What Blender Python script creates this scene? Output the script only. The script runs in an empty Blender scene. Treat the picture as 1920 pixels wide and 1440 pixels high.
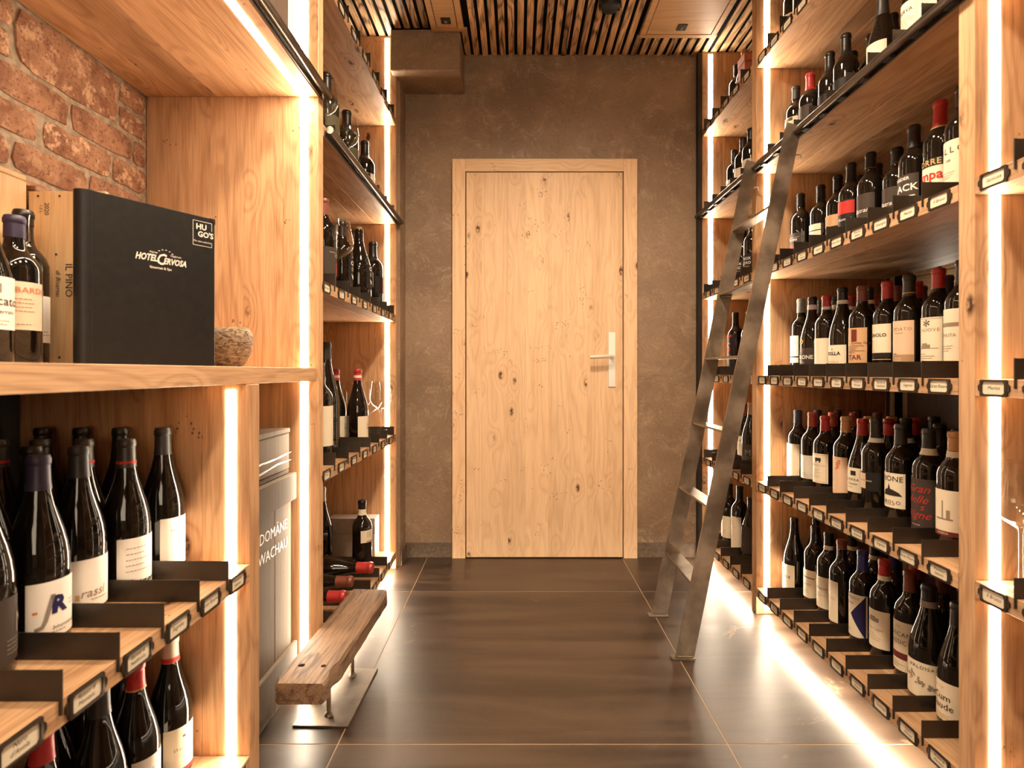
import bpy, math, random
from mathutils import Vector
random.seed(11)
scene = bpy.context.scene
COL = scene.collection
PI = math.pi

# ------------------------------------------------------------------ camera
F, U0, V0, EYE = 1050.0, 969.0, 697.0, 0.955
cd = bpy.data.cameras.new('camera')
cd.sensor_fit = 'HORIZONTAL'; cd.sensor_width = 36.0
cd.lens = F / 1920 * 36
cd.shift_x = (960 - U0) / 1920
cd.shift_y = (V0 - 720) / 1920
cd.clip_start = 0.02
cd.dof.use_dof = True
cd.dof.focus_distance = 2.35
cd.dof.aperture_fstop = 5.6
cam = bpy.data.objects.new('camera', cd)
cam.location = (0, 0, EYE); cam.rotation_euler = (PI / 2, 0, 0)
COL.objects.link(cam)
scene.camera = cam

# ------------------------------------------------------------------ world, exposure
w = bpy.data.worlds.new('world'); scene.world = w; w.use_nodes = True
w.node_tree.nodes['Background'].inputs[0].default_value = (1.0, 0.72, 0.45, 1)
w.node_tree.nodes['Background'].inputs[1].default_value = 0.08
vs = scene.view_settings
vs.view_transform = 'Standard'; vs.look = 'None'; vs.gamma = 1.0; vs.use_curve_mapping = False
vs.exposure = 0.92
scene.cycles.use_denoising = True
scene.cycles.max_bounces = 7
scene.cycles.diffuse_bounces = 4
scene.cycles.glossy_bounces = 3
scene.cycles.use_adaptive_sampling = True
scene.cycles.adaptive_threshold = 0.05
scene.cycles.adaptive_min_samples = 20
scene.cycles.transmission_bounces = 6
scene.cycles.transparent_max_bounces = 16
scene.cycles.sample_clamp_indirect = 6.0
scene.cycles.caustics_reflective = False
scene.cycles.caustics_refractive = False
LED_COL = (1.0, 0.83, 0.62)
LED_POW = 36.0
SPOT_COL = (1.0, 0.785, 0.555)
SPOT_POW = 34.0
WINDOW_COL = (1.0, 0.80, 0.58)
WINDOW_POW = 2.8

# ------------------------------------------------------------------ helpers: node materials
def new_mat(name):
    m = bpy.data.materials.new(name); m.use_nodes = True
    nt = m.node_tree
    return m, nt, nt.nodes['Principled BSDF']
def nd(nt, typ, **kw):
    n = nt.nodes.new(typ)
    for k, v in kw.items():
        if k.startswith('i_'):
            n.inputs[k[2:].replace('_', ' ')].default_value = v
        else:
            setattr(n, k, v)
    return n
def math_(nt, op, a, b=None, clamp=False):
    n = nt.nodes.new('ShaderNodeMath'); n.operation = op; n.use_clamp = clamp
    for i, x in enumerate((a, b)):
        if x is None: continue
        if isinstance(x, (int, float)): n.inputs[i].default_value = x
        else: nt.links.new(x, n.inputs[i])
    return n.outputs[0]
def vmul(nt, vec, s):
    n = nt.nodes.new('ShaderNodeVectorMath'); n.operation = 'MULTIPLY'
    nt.links.new(vec, n.inputs[0]); n.inputs[1].default_value = s
    return n.outputs[0]
def noise(nt, vec, scale=1.0, detail=2.0, rough=0.5, dist=0.0):
    n = nt.nodes.new('ShaderNodeTexNoise')
    n.inputs['Scale'].default_value = scale; n.inputs['Detail'].default_value = detail
    n.inputs['Roughness'].default_value = rough; n.inputs['Distortion'].default_value = dist
    nt.links.new(vec, n.inputs['Vector'])
    return n.outputs['Fac']
def sstep(nt, x, a, b, lo=0.0, hi=1.0):
    n = nt.nodes.new('ShaderNodeMapRange'); n.interpolation_type = 'SMOOTHSTEP'
    nt.links.new(x, n.inputs['Value'])
    n.inputs['From Min'].default_value = a; n.inputs['From Max'].default_value = b
    n.inputs['To Min'].default_value = lo; n.inputs['To Max'].default_value = hi
    return n.outputs['Result']
def mixc(nt, fac, a, b, blend='MIX'):
    n = nt.nodes.new('ShaderNodeMix'); n.data_type = 'RGBA'; n.blend_type = blend
    if isinstance(fac, (int, float)): n.inputs[0].default_value = fac
    else: nt.links.new(fac, n.inputs[0])
    for i, x in ((6, a), (7, b)):
        if isinstance(x, tuple): n.inputs[i].default_value = (*x, 1) if len(x) == 3 else x
        else: nt.links.new(x, n.inputs[i])
    return n.outputs[2]
def bump(nt, bsdf, h, strength=0.2, dist=0.002):
    n = nt.nodes.new('ShaderNodeBump'); n.inputs['Strength'].default_value = strength
    n.inputs['Distance'].default_value = dist
    nt.links.new(h, n.inputs['Height']); nt.links.new(n.outputs[0], bsdf.inputs['Normal'])
def obj_vec(nt, spread=True):
    tc = nt.nodes.new('ShaderNodeTexCoord')
    if not spread: return tc.outputs['Object'], None
    oi = nt.nodes.new('ShaderNodeObjectInfo')
    c = nt.nodes.new('ShaderNodeCombineXYZ')
    for i, k in enumerate((37.0, 91.0, 17.0)):
        nt.links.new(math_(nt, 'MULTIPLY', oi.outputs['Random'], k), c.inputs[i])
    a = nt.nodes.new('ShaderNodeVectorMath'); a.operation = 'ADD'
    nt.links.new(tc.outputs['Object'], a.inputs[0]); nt.links.new(c.outputs[0], a.inputs[1])
    return a.outputs[0], oi.outputs['Random']

def wood(name, axis, light, dark, knotc, freq=58.0, rough=0.48, knots=0.22, contrast=1.0, vmin=0.80, vmax=1.12,
         broad=5.0, along=0.55, spec=0.35, pins=0.70):
    m, nt, b = new_mat(name)
    vec, rnd = obj_vec(nt)
    def sc(al, ac):
        s = [ac, ac, ac]; s[axis] = al
        return tuple(s)
    vo = nt.nodes.new('ShaderNodeTexVoronoi'); vo.inputs['Scale'].default_value = 1.0
    nt.links.new(vmul(nt, vec, sc(5.0, 10.0)), vo.inputs['Vector'])
    sp = nt.nodes.new('ShaderNodeSeparateColor'); nt.links.new(vo.outputs['Color'], sp.inputs[0])
    gate = math_(nt, 'GREATER_THAN', sp.outputs[0], knots)
    halo = math_(nt, 'MULTIPLY', sstep(nt, vo.outputs['Distance'], 0.5, 0.0), gate)
    kn = math_(nt, 'MULTIPLY', sstep(nt, vo.outputs['Distance'], 0.15, 0.05), gate)
    kn2 = noise(nt, vmul(nt, vec, sc(60, 90)), 1.0, 2)
    kn = math_(nt, 'MULTIPLY', kn, sstep(nt, kn2, 0.36, 0.54))
    vp = nt.nodes.new('ShaderNodeTexVoronoi'); vp.inputs['Scale'].default_value = 1.0
    nt.links.new(vmul(nt, vec, sc(70, 90)), vp.inputs['Vector'])
    pin = math_(nt, 'MULTIPLY', sstep(nt, vp.outputs['Distance'], 0.30, 0.16), sstep(nt, noise(nt, vmul(nt, vec, sc(14, 9)), 1.0, 1), pins, pins + 0.04))
    kn = math_(nt, 'MAXIMUM', kn, math_(nt, 'MULTIPLY', pin, 0.75))
    f0 = noise(nt, vmul(nt, vec, sc(along, broad)), 1.0, 2.5, 0.5)
    fld = math_(nt, 'ADD', f0, math_(nt, 'MULTIPLY', halo, 0.12))
    ring = math_(nt, 'SINE', math_(nt, 'MULTIPLY', fld, freq * 2))
    ring = math_(nt, 'ADD', math_(nt, 'MULTIPLY', ring, 0.5), 0.5)
    ring = math_(nt, 'POWER', ring, 2.6)
    fib = noise(nt, vmul(nt, vec, sc(9, 260)), 1.0, 2, 0.6)
    band = noise(nt, vmul(nt, vec, sc(0.5, 11)), 1.0, 2)
    fac = math_(nt, 'ADD', math_(nt, 'MULTIPLY', ring, 0.33 * contrast),
                math_(nt, 'MULTIPLY', sstep(nt, fib, 0.35, 0.72), 0.40 * contrast))
    fac = math_(nt, 'ADD', fac, math_(nt, 'MULTIPLY', sstep(nt, band, 0.45, 0.70), 0.34 * contrast))
    fac = math_(nt, 'ADD', fac, math_(nt, 'MULTIPLY', halo, 0.16), True)
    col = mixc(nt, fac, light, dark)
    val = nt.nodes.new('ShaderNodeMapRange'); nt.links.new(rnd, val.inputs['Value'])
    val.inputs['To Min'].default_value = vmin; val.inputs['To Max'].default_value = vmax
    hsv = nt.nodes.new('ShaderNodeHueSaturation'); nt.links.new(col, hsv.inputs['Color'])
    nt.links.new(val.outputs[0], hsv.inputs['Value'])
    col = mixc(nt, kn, hsv.outputs[0], knotc)
    nt.links.new(col, b.inputs['Base Color'])
    b.inputs['Roughness'].default_value = rough
    b.inputs['Specular IOR Level'].default_value = spec
    bump(nt, b, math_(nt, 'ADD', fib, math_(nt, 'MULTIPLY', ring, 0.6)), 0.12, 0.001)
    return m

def plain(name, col, rough=0.5, metal=0.0, spec=0.5, var=0.0):
    m, nt, b = new_mat(name)
    b.inputs['Roughness'].default_value = rough; b.inputs['Metallic'].default_value = metal
    b.inputs['Specular IOR Level'].default_value = spec
    if var:
        vec, _ = obj_vec(nt)
        n = noise(nt, vec, 60.0, 3)
        c = mixc(nt, sstep(nt, n, 0.3, 0.7), tuple(x * (1 - var) for x in col), tuple(min(1, x * (1 + var)) for x in col))
        nt.links.new(c, b.inputs['Base Color'])
    else:
        b.inputs['Base Color'].default_value = (*col, 1)
    return m
def glow(name, col, power):
    m, nt, b = new_mat(name)
    b.inputs['Base Color'].default_value = (0.8, 0.75, 0.68, 1)
    b.inputs['Emission Color'].default_value = (*col, 1)
    b.inputs['Emission Strength'].default_value = power
    return m

M = {}
OL, OD, OK_ = (0.66, 0.405, 0.222), (0.335, 0.170, 0.080), (0.05, 0.018, 0.009)
for i, ax in enumerate('xyz'):
    M['oak_' + ax] = wood('oak_' + ax, i, OL, OD, OK_)
M['door_oak_z'] = wood('door_oak_z', 2, (0.95, 0.68, 0.425), (0.66, 0.40, 0.205), (0.13, 0.045, 0.02), vmin=0.93, vmax=1.04, contrast=0.8, knots=0.02, pins=0.65)
M['door_oak_x'] = wood('door_oak_x', 0, (0.95, 0.68, 0.425), (0.66, 0.40, 0.205), (0.13, 0.045, 0.02), vmin=0.95, vmax=1.04, contrast=0.8, knots=0.02, pins=0.65)
M['hatch_oak'] = wood('hatch_oak', 0, (0.62, 0.37, 0.175), (0.42, 0.215, 0.085), (0.10, 0.04, 0.015), vmin=0.95, vmax=1.03, contrast=0.7, knots=0.8)
M['grey_oak'] = wood('grey_oak', 2, (0.36, 0.24, 0.145), (0.20, 0.125, 0.07), OK_, knots=0.9)
M['flamed'] = wood('flamed_spruce', 1, (0.95, 0.60, 0.30), (0.06, 0.026, 0.012), (0.03, 0.012, 0.006), freq=30, contrast=1.35, vmin=0.8, vmax=1.15, broad=9.0, along=1.6, knots=0.6, rough=0.55)
M['beam'] = wood('weathered_beam', 1, (0.36, 0.225, 0.135), (0.10, 0.058, 0.036), (0.02, 0.01, 0.006), freq=30, contrast=1.5, rough=0.62, broad=12.0, knots=0.75)
M['pine_y'] = wood('pine_y', 1, (0.70, 0.50, 0.30), (0.48, 0.30, 0.15), (0.2, 0.09, 0.04), contrast=0.7)
M['crate_pine'] = wood('crate_pine', 2, (0.66, 0.44, 0.235), (0.46, 0.265, 0.12), (0.16, 0.07, 0.03), contrast=0.75, knots=0.9, vmin=0.92, vmax=1.05)
M['crate_brown'] = wood('crate_brown', 2, (0.40, 0.20, 0.10), (0.25, 0.115, 0.055), (0.1, 0.04, 0.02), contrast=0.8, knots=0.9)
M['crate_grey'] = wood('crate_grey', 2, (0.15, 0.112, 0.082), (0.098, 0.072, 0.052), (0.07, 0.048, 0.034), contrast=0.7, knots=0.9, rough=0.75, spec=0.1)
M['crate_dark'] = wood('crate_dark', 2, (0.115, 0.08, 0.058), (0.07, 0.047, 0.034), (0.03, 0.02, 0.015), contrast=0.6, knots=0.95)
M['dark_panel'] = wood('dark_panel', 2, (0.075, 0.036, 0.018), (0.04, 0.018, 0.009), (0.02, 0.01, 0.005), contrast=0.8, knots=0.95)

def plaster():
    m, nt, b = new_mat('trowelled_plaster')
    vec, _ = obj_vec(nt, False)
    n1 = noise(nt, vec, 2.6, 5, 0.62)
    n2 = noise(nt, vec, 7.0, 8, 0.68, 1.6)
    # trowel strokes: fine noise on coordinates that swirl
    wn_ = nt.nodes.new('ShaderNodeTexNoise'); wn_.inputs['Scale'].default_value = 3.2; wn_.inputs['Detail'].default_value = 1.0
    nt.links.new(vec, wn_.inputs['Vector'])
    ad = nt.nodes.new('ShaderNodeVectorMath'); ad.operation = 'MULTIPLY_ADD'
    nt.links.new(wn_.outputs['Color'], ad.inputs[0]); ad.inputs[1].default_value = (0.9, 0.9, 0.9); nt.links.new(vec, ad.inputs[2])
    st = noise(nt, vmul(nt, ad.outputs[0], (34, 34, 80)), 1.0, 6, 0.7)
    c = mixc(nt, sstep(nt, n1, 0.34, 0.66), (0.235, 0.158, 0.100), (0.335, 0.232, 0.150))
    c = mixc(nt, math_(nt, 'MULTIPLY', sstep(nt, n2, 0.50, 0.70), 0.65), c, (0.42, 0.297, 0.195))
    c = mixc(nt, math_(nt, 'MULTIPLY', sstep(nt, st, 0.52, 0.66), sstep(nt, n2, 0.40, 0.62, 0.1, 0.75)), c, (0.49, 0.355, 0.24))
    c = mixc(nt, math_(nt, 'MULTIPLY', sstep(nt, st, 0.46, 0.34), 0.4), c, (0.155, 0.102, 0.065))
    vo = nt.nodes.new('ShaderNodeTexVoronoi'); vo.inputs['Scale'].default_value = 75.0
    nt.links.new(vec, vo.inputs['Vector'])
    sp = nt.nodes.new('ShaderNodeSeparateColor'); nt.links.new(vo.outputs['Color'], sp.inputs[0])
    n4 = noise(nt, vec, 5.0, 2)
    fl = math_(nt, 'MULTIPLY', sstep(nt, vo.outputs['Distance'], 0.16, 0.08), math_(nt, 'GREATER_THAN', math_(nt, 'ADD', sp.outputs[0], math_(nt, 'MULTIPLY', n4, 0.35)), 1.06))
    c = mixc(nt, fl, c, (0.80, 0.62, 0.40))
    nt.links.new(c, b.inputs['Base Color'])
    nt.links.new(sstep(nt, n2, 0.3, 0.7, 0.62, 0.44), b.inputs['Roughness'])
    bump(nt, b, math_(nt, 'ADD', n2, math_(nt, 'MULTIPLY', st, 0.8)), 0.35, 0.004)
    return m
M['plaster'] = plaster()

def tile_mat():
    m, nt, b = new_mat('dark_slate_tile')
    vec, rnd = obj_vec(nt)
    st = noise(nt, vmul(nt, vec, (1.2, 9.0, 1.0)), 1.0, 5, 0.6, 0.6)
    fn = noise(nt, vec, 120.0, 3, 0.7)
    c = mixc(nt, sstep(nt, st, 0.36, 0.66), (0.032, 0.019, 0.012), (0.072, 0.045, 0.028))
    c = mixc(nt, math_(nt, 'MULTIPLY', sstep(nt, fn, 0.5, 0.75), 0.35), c, (0.085, 0.062, 0.044))
    v1 = noise(nt, vec, 1.7, 6, 0.62, 0.4)
    vein = sstep(nt, math_(nt, 'ABSOLUTE', math_(nt, 'SUBTRACT', v1, 0.55)), 0.012, 0.0)
    brk = sstep(nt, noise(nt, vec, 6.0, 5, 0.7), 0.52, 0.66)
    c = mixc(nt, math_(nt, 'MULTIPLY', math_(nt, 'MULTIPLY', vein, brk), 0.7), c, (0.22, 0.15, 0.095))
    nt.links.new(c, b.inputs['Base Color'])
    nt.links.new(sstep(nt, st, 0.3, 0.7, 0.33, 0.40), b.inputs['Roughness'])
    b.inputs['Specular IOR Level'].default_value = 0.62
    bump(nt, b, fn, 0.06, 0.001)
    return m
M['tile'] = tile_mat()
M['skirting_tile'] = plain('skirting_tile', (0.13, 0.09, 0.06), 0.5, var=0.25)
M['grout'] = plain('grout', (0.42, 0.29, 0.18), 0.8)

def brick_mat():
    m, nt, b = new_mat('old_brick')
    vec, rnd = obj_vec(nt)
    n1 = noise(nt, vec, 26.0, 6, 0.7)
    n2 = noise(nt, vec, 9.0, 4, 0.6, 0.8)
    n3 = noise(nt, vec, 110.0, 4, 0.75)
    c = mixc(nt, sstep(nt, n2, 0.35, 0.65), (0.25, 0.115, 0.066), (0.42, 0.225, 0.132))
    c = mixc(nt, math_(nt, 'MULTIPLY', sstep(nt, n1, 0.50, 0.62), sstep(nt, rnd, 0.1, 0.7, 0.3, 1.0)), c, (0.70, 0.46, 0.29))
    c = mixc(nt, math_(nt, 'MULTIPLY', sstep(nt, n3, 0.53, 0.62), 0.7), c, (0.12, 0.062, 0.042))
    nt.links.new(c, b.inputs['Base Color'])
    b.inputs['Roughness'].default_value = 0.85; b.inputs['Specular IOR Level'].default_value = 0.2
    bump(nt, b, math_(nt, 'ADD', n1, math_(nt, 'MULTIPLY', n3, 0.6)), 0.7, 0.005)
    return m
M['brick'] = brick_mat()
M['mortar'] = plain('mortar', (0.36, 0.285, 0.205), 0.9, spec=0.1, var=0.25)

def steel_mat(name, c0, c1, r0, r1, metal=0.9):
    m, nt, b = new_mat(name)
    vec, _ = obj_vec(nt)
    n = noise(nt, vec, 7.0, 4, 0.6)
    n2 = noise(nt, vmul(nt, vec, (60, 60, 8)), 1.0, 3)
    nt.links.new(mixc(nt, sstep(nt, n, 0.35, 0.7), c0, c1), b.inputs['Base Color'])
    nt.links.new(sstep(nt, math_(nt, 'ADD', math_(nt, 'MULTIPLY', n, 0.7), math_(nt, 'MULTIPLY', n2, 0.3)), 0.35, 0.65, r0, r1), b.inputs['Roughness'])
    b.inputs['Metallic'].default_value = metal
    return m
M['raw_steel'] = steel_mat('raw_steel', (0.20, 0.16, 0.122), (0.42, 0.345, 0.268), 0.34, 0.5)
M['divider_steel'] = steel_mat('divider_steel', (0.055, 0.046, 0.038), (0.085, 0.072, 0.060), 0.36, 0.46, 0.75)
M['rail_steel'] = steel_mat('rail_steel', (0.10, 0.08, 0.062), (0.17, 0.137, 0.108), 0.28, 0.38)
M['plate_steel'] = steel_mat('plate_steel', (0.14, 0.11, 0.085), (0.24, 0.195, 0.15), 0.3, 0.45)
M['brushed'] = plain('brushed_steel', (0.88, 0.82, 0.73), 0.32, 0.3)
M['brass'] = plain('holder_bronze', (0.052, 0.034, 0.021), 0.42, 0.6)
M['black'] = plain('black_paint', (0.012, 0.010, 0.009), 0.55)
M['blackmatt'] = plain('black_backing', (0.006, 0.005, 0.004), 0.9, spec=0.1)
M['chrome'] = plain('chrome', (0.8, 0.75, 0.68), 0.15, 1.0)
M['led'] = glow('led_diffuser', LED_COL, LED_POW)
M['led_floor'] = glow('floor_led', LED_COL, LED_POW * 1.7)
M['daylight'] = glow('daylight_pane', WINDOW_COL, WINDOW_POW)
M['lamp_glass'] = glow('lamp_lens', SPOT_COL, 30.0)
M['globe_glass'] = glow('lamp_globe', (1.0, 0.86, 0.68), 9.0)
M['bottle'] = plain('dark_bottle_glass', (0.009, 0.0065, 0.0045), 0.045, spec=0.62)
M['bottle_green'] = plain('green_bottle_glass', (0.018, 0.020, 0.012), 0.05, spec=0.6)
PAPER = dict(cream=(0.80, 0.70, 0.53), white=(0.84, 0.80, 0.73), tan=(0.60, 0.37, 0.20), peach=(0.74, 0.52, 0.36), darkbrown=(0.055, 0.040, 0.032),
             black=(0.016, 0.013, 0.012), red=(0.50, 0.035, 0.028), grey=(0.26, 0.22, 0.18), navy=(0.018, 0.016, 0.075), gold=(0.55, 0.36, 0.12),
             maroon=(0.16, 0.03, 0.022), orange=(0.60, 0.20, 0.09), olive=(0.09, 0.075, 0.04), ink=(0.03, 0.022, 0.018), print=(0.30, 0.22, 0.15), sand=(0.42, 0.26, 0.14), green=(0.10,0.16,0.09))
for k, c in PAPER.items():
    M['paper_' + k] = plain('paper_' + k, c, 0.6, spec=0.25)
CAPS = dict(black=((0.010, 0.008, 0.007), 0.36), red=((0.46, 0.030, 0.028), 0.36), orange=((0.40, 0.075, 0.035), 0.4), navy=((0.030, 0.032, 0.060), 0.42),
            violet=((0.036, 0.026, 0.062), 0.45), grey=((0.26, 0.28, 0.27), 0.42), tan=((0.52, 0.28, 0.11), 0.4), brown=((0.20, 0.055, 0.030), 0.4),
            olive=((0.036, 0.028, 0.019), 0.42), blue=((0.028, 0.030, 0.16), 0.35), cream=((0.50, 0.42, 0.31), 0.45), salmon=((0.70, 0.26, 0.17), 0.5), charcoal=((0.028, 0.023, 0.020), 0.42))
for k, (c, r) in CAPS.items():
    M['cap_' + k] = plain('capsule_' + k, c, r, spec=0.5)
M['cork'] = plain('cork', (0.42, 0.26, 0.13), 0.8, var=0.2)
m, nt, b = new_mat('clear_glass')          # thin blown glass: clear with Fresnel reflections
nt.nodes.remove(b)
tr = nt.nodes.new('ShaderNodeBsdfTransparent'); tr.inputs[0].default_value = (0.975, 0.97, 0.96, 1)
gl = nt.nodes.new('ShaderNodeBsdfGlossy'); gl.inputs['Roughness'].default_value = 0.02; gl.inputs['Color'].default_value = (1, 0.98, 0.95, 1)
lw = nt.nodes.new('ShaderNodeLayerWeight'); lw.inputs['Blend'].default_value = 0.5
frs = math_(nt, 'ADD', math_(nt, 'MULTIPLY', math_(nt, 'POWER', lw.outputs['Facing'], 4.0), 0.55), 0.035)
mx = nt.nodes.new('ShaderNodeMixShader')
nt.links.new(frs, mx.inputs[0]); nt.links.new(tr.outputs[0], mx.inputs[1]); nt.links.new(gl.outputs[0], mx.inputs[2])
nt.links.new(mx.outputs[0], nt.nodes['Material Output'].inputs['Surface'])
M['glass'] = m
M['leatherette'] = plain('black_leatherette', (0.009, 0.0078, 0.007), 0.48, spec=0.3, var=0.2)
M['silver_ink'] = plain('silver_print', (0.72, 0.66, 0.58), 0.5)
M['page'] = plain('page_edges', (0.72, 0.60, 0.44), 0.7)
M['carton'] = plain('grey_carton', (0.34, 0.29, 0.235), 0.6, var=0.06)
m, nt, b = new_mat('felted_stone')
vec, _ = obj_vec(nt)
n1 = noise(nt, vmul(nt, vec, (1, 1, 2.5)), 70.0, 5, 0.75, 1.0)
nt.links.new(mixc(nt, sstep(nt, n1, 0.38, 0.62), (0.075, 0.05, 0.033), (0.40, 0.29, 0.19)), b.inputs['Base Color'])
b.inputs['Roughness'].default_value = 0.9
bump(nt, b, n1, 0.8, 0.004)
M['stone'] = m

# ------------------------------------------------------------------ helpers: meshes and objects
class MB:
    def __init__(s): s.v = []; s.f = []
    def add(s, vs, fs):
        o = len(s.v); s.v += [tuple(p) for p in vs]; s.f += [tuple(i + o for i in f) for f in fs]; return s
    def box(s, x0, x1, y0, y1, z0, z1, c=0.0):
        if c <= 0:
            vs = [(x, y, z) for x in (x0, x1) for y in (y0, y1) for z in (z0, z1)]
            return s.add(vs, [(0, 1, 3, 2), (4, 6, 7, 5), (0, 4, 5, 1), (2, 3, 7, 6), (0, 2, 6, 4), (1, 5, 7, 3)])
        vs = []; X, Y, Z = (x0, x1), (y0, y1), (z0, z1)
        def ins(p, a): return p[a] + (c if a == 0 else -c)
        for a in (0, 1):
            for bb in (0, 1):
                for d in (0, 1):
                    vs.append((X[a], ins(Y, bb), ins(Z, d)))
                    vs.append((ins(X, a), Y[bb], ins(Z, d)))
                    vs.append((ins(X, a), ins(Y, bb), Z[d]))
        def I(a, bb, d, k): return (a * 4 + bb * 2 + d) * 3 + k
        fs = []
        for a in (0, 1):
            q = [I(a, 0, 0, 0), I(a, 1, 0, 0), I(a, 1, 1, 0), I(a, 0, 1, 0)]; fs.append(q if a else q[::-1])
            q = [I(0, a, 0, 1), I(0, a, 1, 1), I(1, a, 1, 1), I(1, a, 0, 1)]; fs.append(q if a else q[::-1])
            q = [I(0, 0, a, 2), I(1, 0, a, 2), I(1, 1, a, 2), I(0, 1, a, 2)]; fs.append(q if a else q[::-1])
            for e in (0, 1):
                fs.append([I(a, e, 0, 0), I(a, e, 1, 0), I(a, e, 1, 1), I(a, e, 0, 1)][::1 if a == e else -1][::-1])
                fs.append([I(a, 0, e, 0), I(a, 1, e, 0), I(a, 1, e, 2), I(a, 0, e, 2)][::-1 if a == e else 1][::-1])
                fs.append([I(0, a, e, 1), I(1, a, e, 1), I(1, a, e, 2), I(0, a, e, 2)][::1 if a == e else -1][::-1])
                for d in (0, 1):
                    q = [I(a, e, d, 0), I(a, e, d, 1), I(a, e, d, 2)]
                    fs.append(q if (a + e + d) % 2 else q[::-1])
        return s.add(vs, fs)
    def lathe(s, prof, seg=28, cx=0, cy=0, cz=0):
        vs = []; fs = []; rings = []
        for r, z in prof:
            if r < 1e-6:
                rings.append([len(vs)]); vs.append((cx, cy, cz + z))
            else:
                rings.append(list(range(len(vs), len(vs) + seg)))
                vs += [(cx + r * math.cos(2 * PI * i / seg), cy + r * math.sin(2 * PI * i / seg), cz + z) for i in range(seg)]
        for A, B in zip(rings, rings[1:]):
            for i in range(seg):
                j = (i + 1) % seg
                if len(A) == 1 and len(B) == 1: continue
                if len(A) == 1: fs.append((A[0], B[j], B[i]))
                elif len(B) == 1: fs.append((A[i], A[j], B[0]))
                else: fs.append((A[i], A[j], B[j], B[i]))
        return s.add(vs, fs)
    def tube(s, pts, r, seg=10, cap=True):
        pts = [Vector(p) for p in pts]; vs = []; fs = []
        rs = r if isinstance(r, (list, tuple)) else [r] * len(pts)
        t0 = (pts[1] - pts[0]).normalized()
        up = Vector((0, 0, 1)) if abs(t0.z) < 0.9 else Vector((1, 0, 0))
        n = t0.cross(up).normalized()
        for k, p in enumerate(pts):
            t = (pts[min(k + 1, len(pts) - 1)] - pts[max(k - 1, 0)]).normalized()
            n = (n - t * n.dot(t)).normalized(); b2 = t.cross(n)
            for i in range(seg):
                a = 2 * PI * i / seg
                vs.append(p + (n * math.cos(a) + b2 * math.sin(a)) * rs[k])
        for k in range(len(pts) - 1):
            for i in range(seg):
                j = (i + 1) % seg
                fs.append((k * seg + i, k * seg + j, (k + 1) * seg + j, (k + 1) * seg + i))
        if cap:
            fs.append(tuple(range(seg))[::-1]); fs.append(tuple((len(pts) - 1) * seg + i for i in range(seg)))
        return s.add(vs, fs)
    def prism(s, poly, axis, a0, a1):
        """extrude a 2-D polygon along axis (0,1,2)"""
        n = len(poly); vs = []
        for a in (a0, a1):
            for p in poly:
                q = [p[0], p[1]]; q.insert(axis, a); vs.append(tuple(q))
        fs = [tuple(range(n))[::-1], tuple(range(n, 2 * n))]
        for i in range(n):
            j = (i + 1) % n; fs.append((i, j, n + j, n + i))
        return s.add(vs, fs)
    def mesh(s, name, smooth=None):
        me = bpy.data.meshes.new(name); me.from_pydata(s.v, [], s.f); me.update()
        import bmesh
        bm = bmesh.new(); bm.from_mesh(me); bmesh.ops.recalc_face_normals(bm, faces=bm.faces); bm.to_mesh(me); bm.free()
        if smooth is not None:
            me.polygons.foreach_set('use_smooth', [True] * len(me.polygons))
            if smooth < 180: me.set_sharp_from_angle(angle=math.radians(smooth))
        return me

WP = {}
def link(name, data, mat=None, parent=None, loc=(0, 0, 0), rot=(0, 0, 0), local=False):
    o = bpy.data.objects.new(name, data); COL.objects.link(o)
    loc = Vector(loc)
    if parent is not None:
        o.parent = parent
        pw = WP.get(parent.name, Vector((0, 0, 0)))
        o.location = loc if local else loc - pw
        WP[o.name] = loc + pw if local else loc
    else:
        o.location = loc; WP[o.name] = loc
    o.rotation_euler = rot
    if mat is not None and data is not None and not data.materials: data.materials.append(M[mat])
    return o
def tag(o, label, cat, group=None):
    o['label'] = label; o['category'] = cat
    if group: o['group'] = group
    return o
def thing(name, label, cat, loc=(0, 0, 0), rotz=0, group=None):
    o = link(name, None, None, None, loc, (0, 0, rotz)); o.empty_display_size = 0.05
    return tag(o, label, cat, group)
def struct(o):
    o['kind'] = 'structure'; return o
BOXC = {}
def boxo(name, mat, x0, x1, y0, y1, z0, z1, parent=None, c=0.0):
    """a box object with its origin at its centre; meshes of equal size and material are shared"""
    d = (round(abs(x1 - x0), 4), round(abs(y1 - y0), 4), round(abs(z1 - z0), 4), c, mat)
    if d not in BOXC:
        hx, hy, hz = d[0] / 2, d[1] / 2, d[2] / 2
        me = MB().box(-hx, hx, -hy, hy, -hz, hz, c).mesh(name); me.materials.append(M[mat]); BOXC[d] = me
    return link(name, BOXC[d], None, parent, ((x0 + x1) / 2, (y0 + y1) / 2, (z0 + z1) / 2))
def mbo(name, mb, mat, parent=None, loc=(0, 0, 0), smooth=None, local=False, rot=(0, 0, 0)):
    me = mb.mesh(name, smooth); me.materials.append(M[mat])
    return link(name, me, None, parent, loc, rot, local)
TXT = {}
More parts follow.
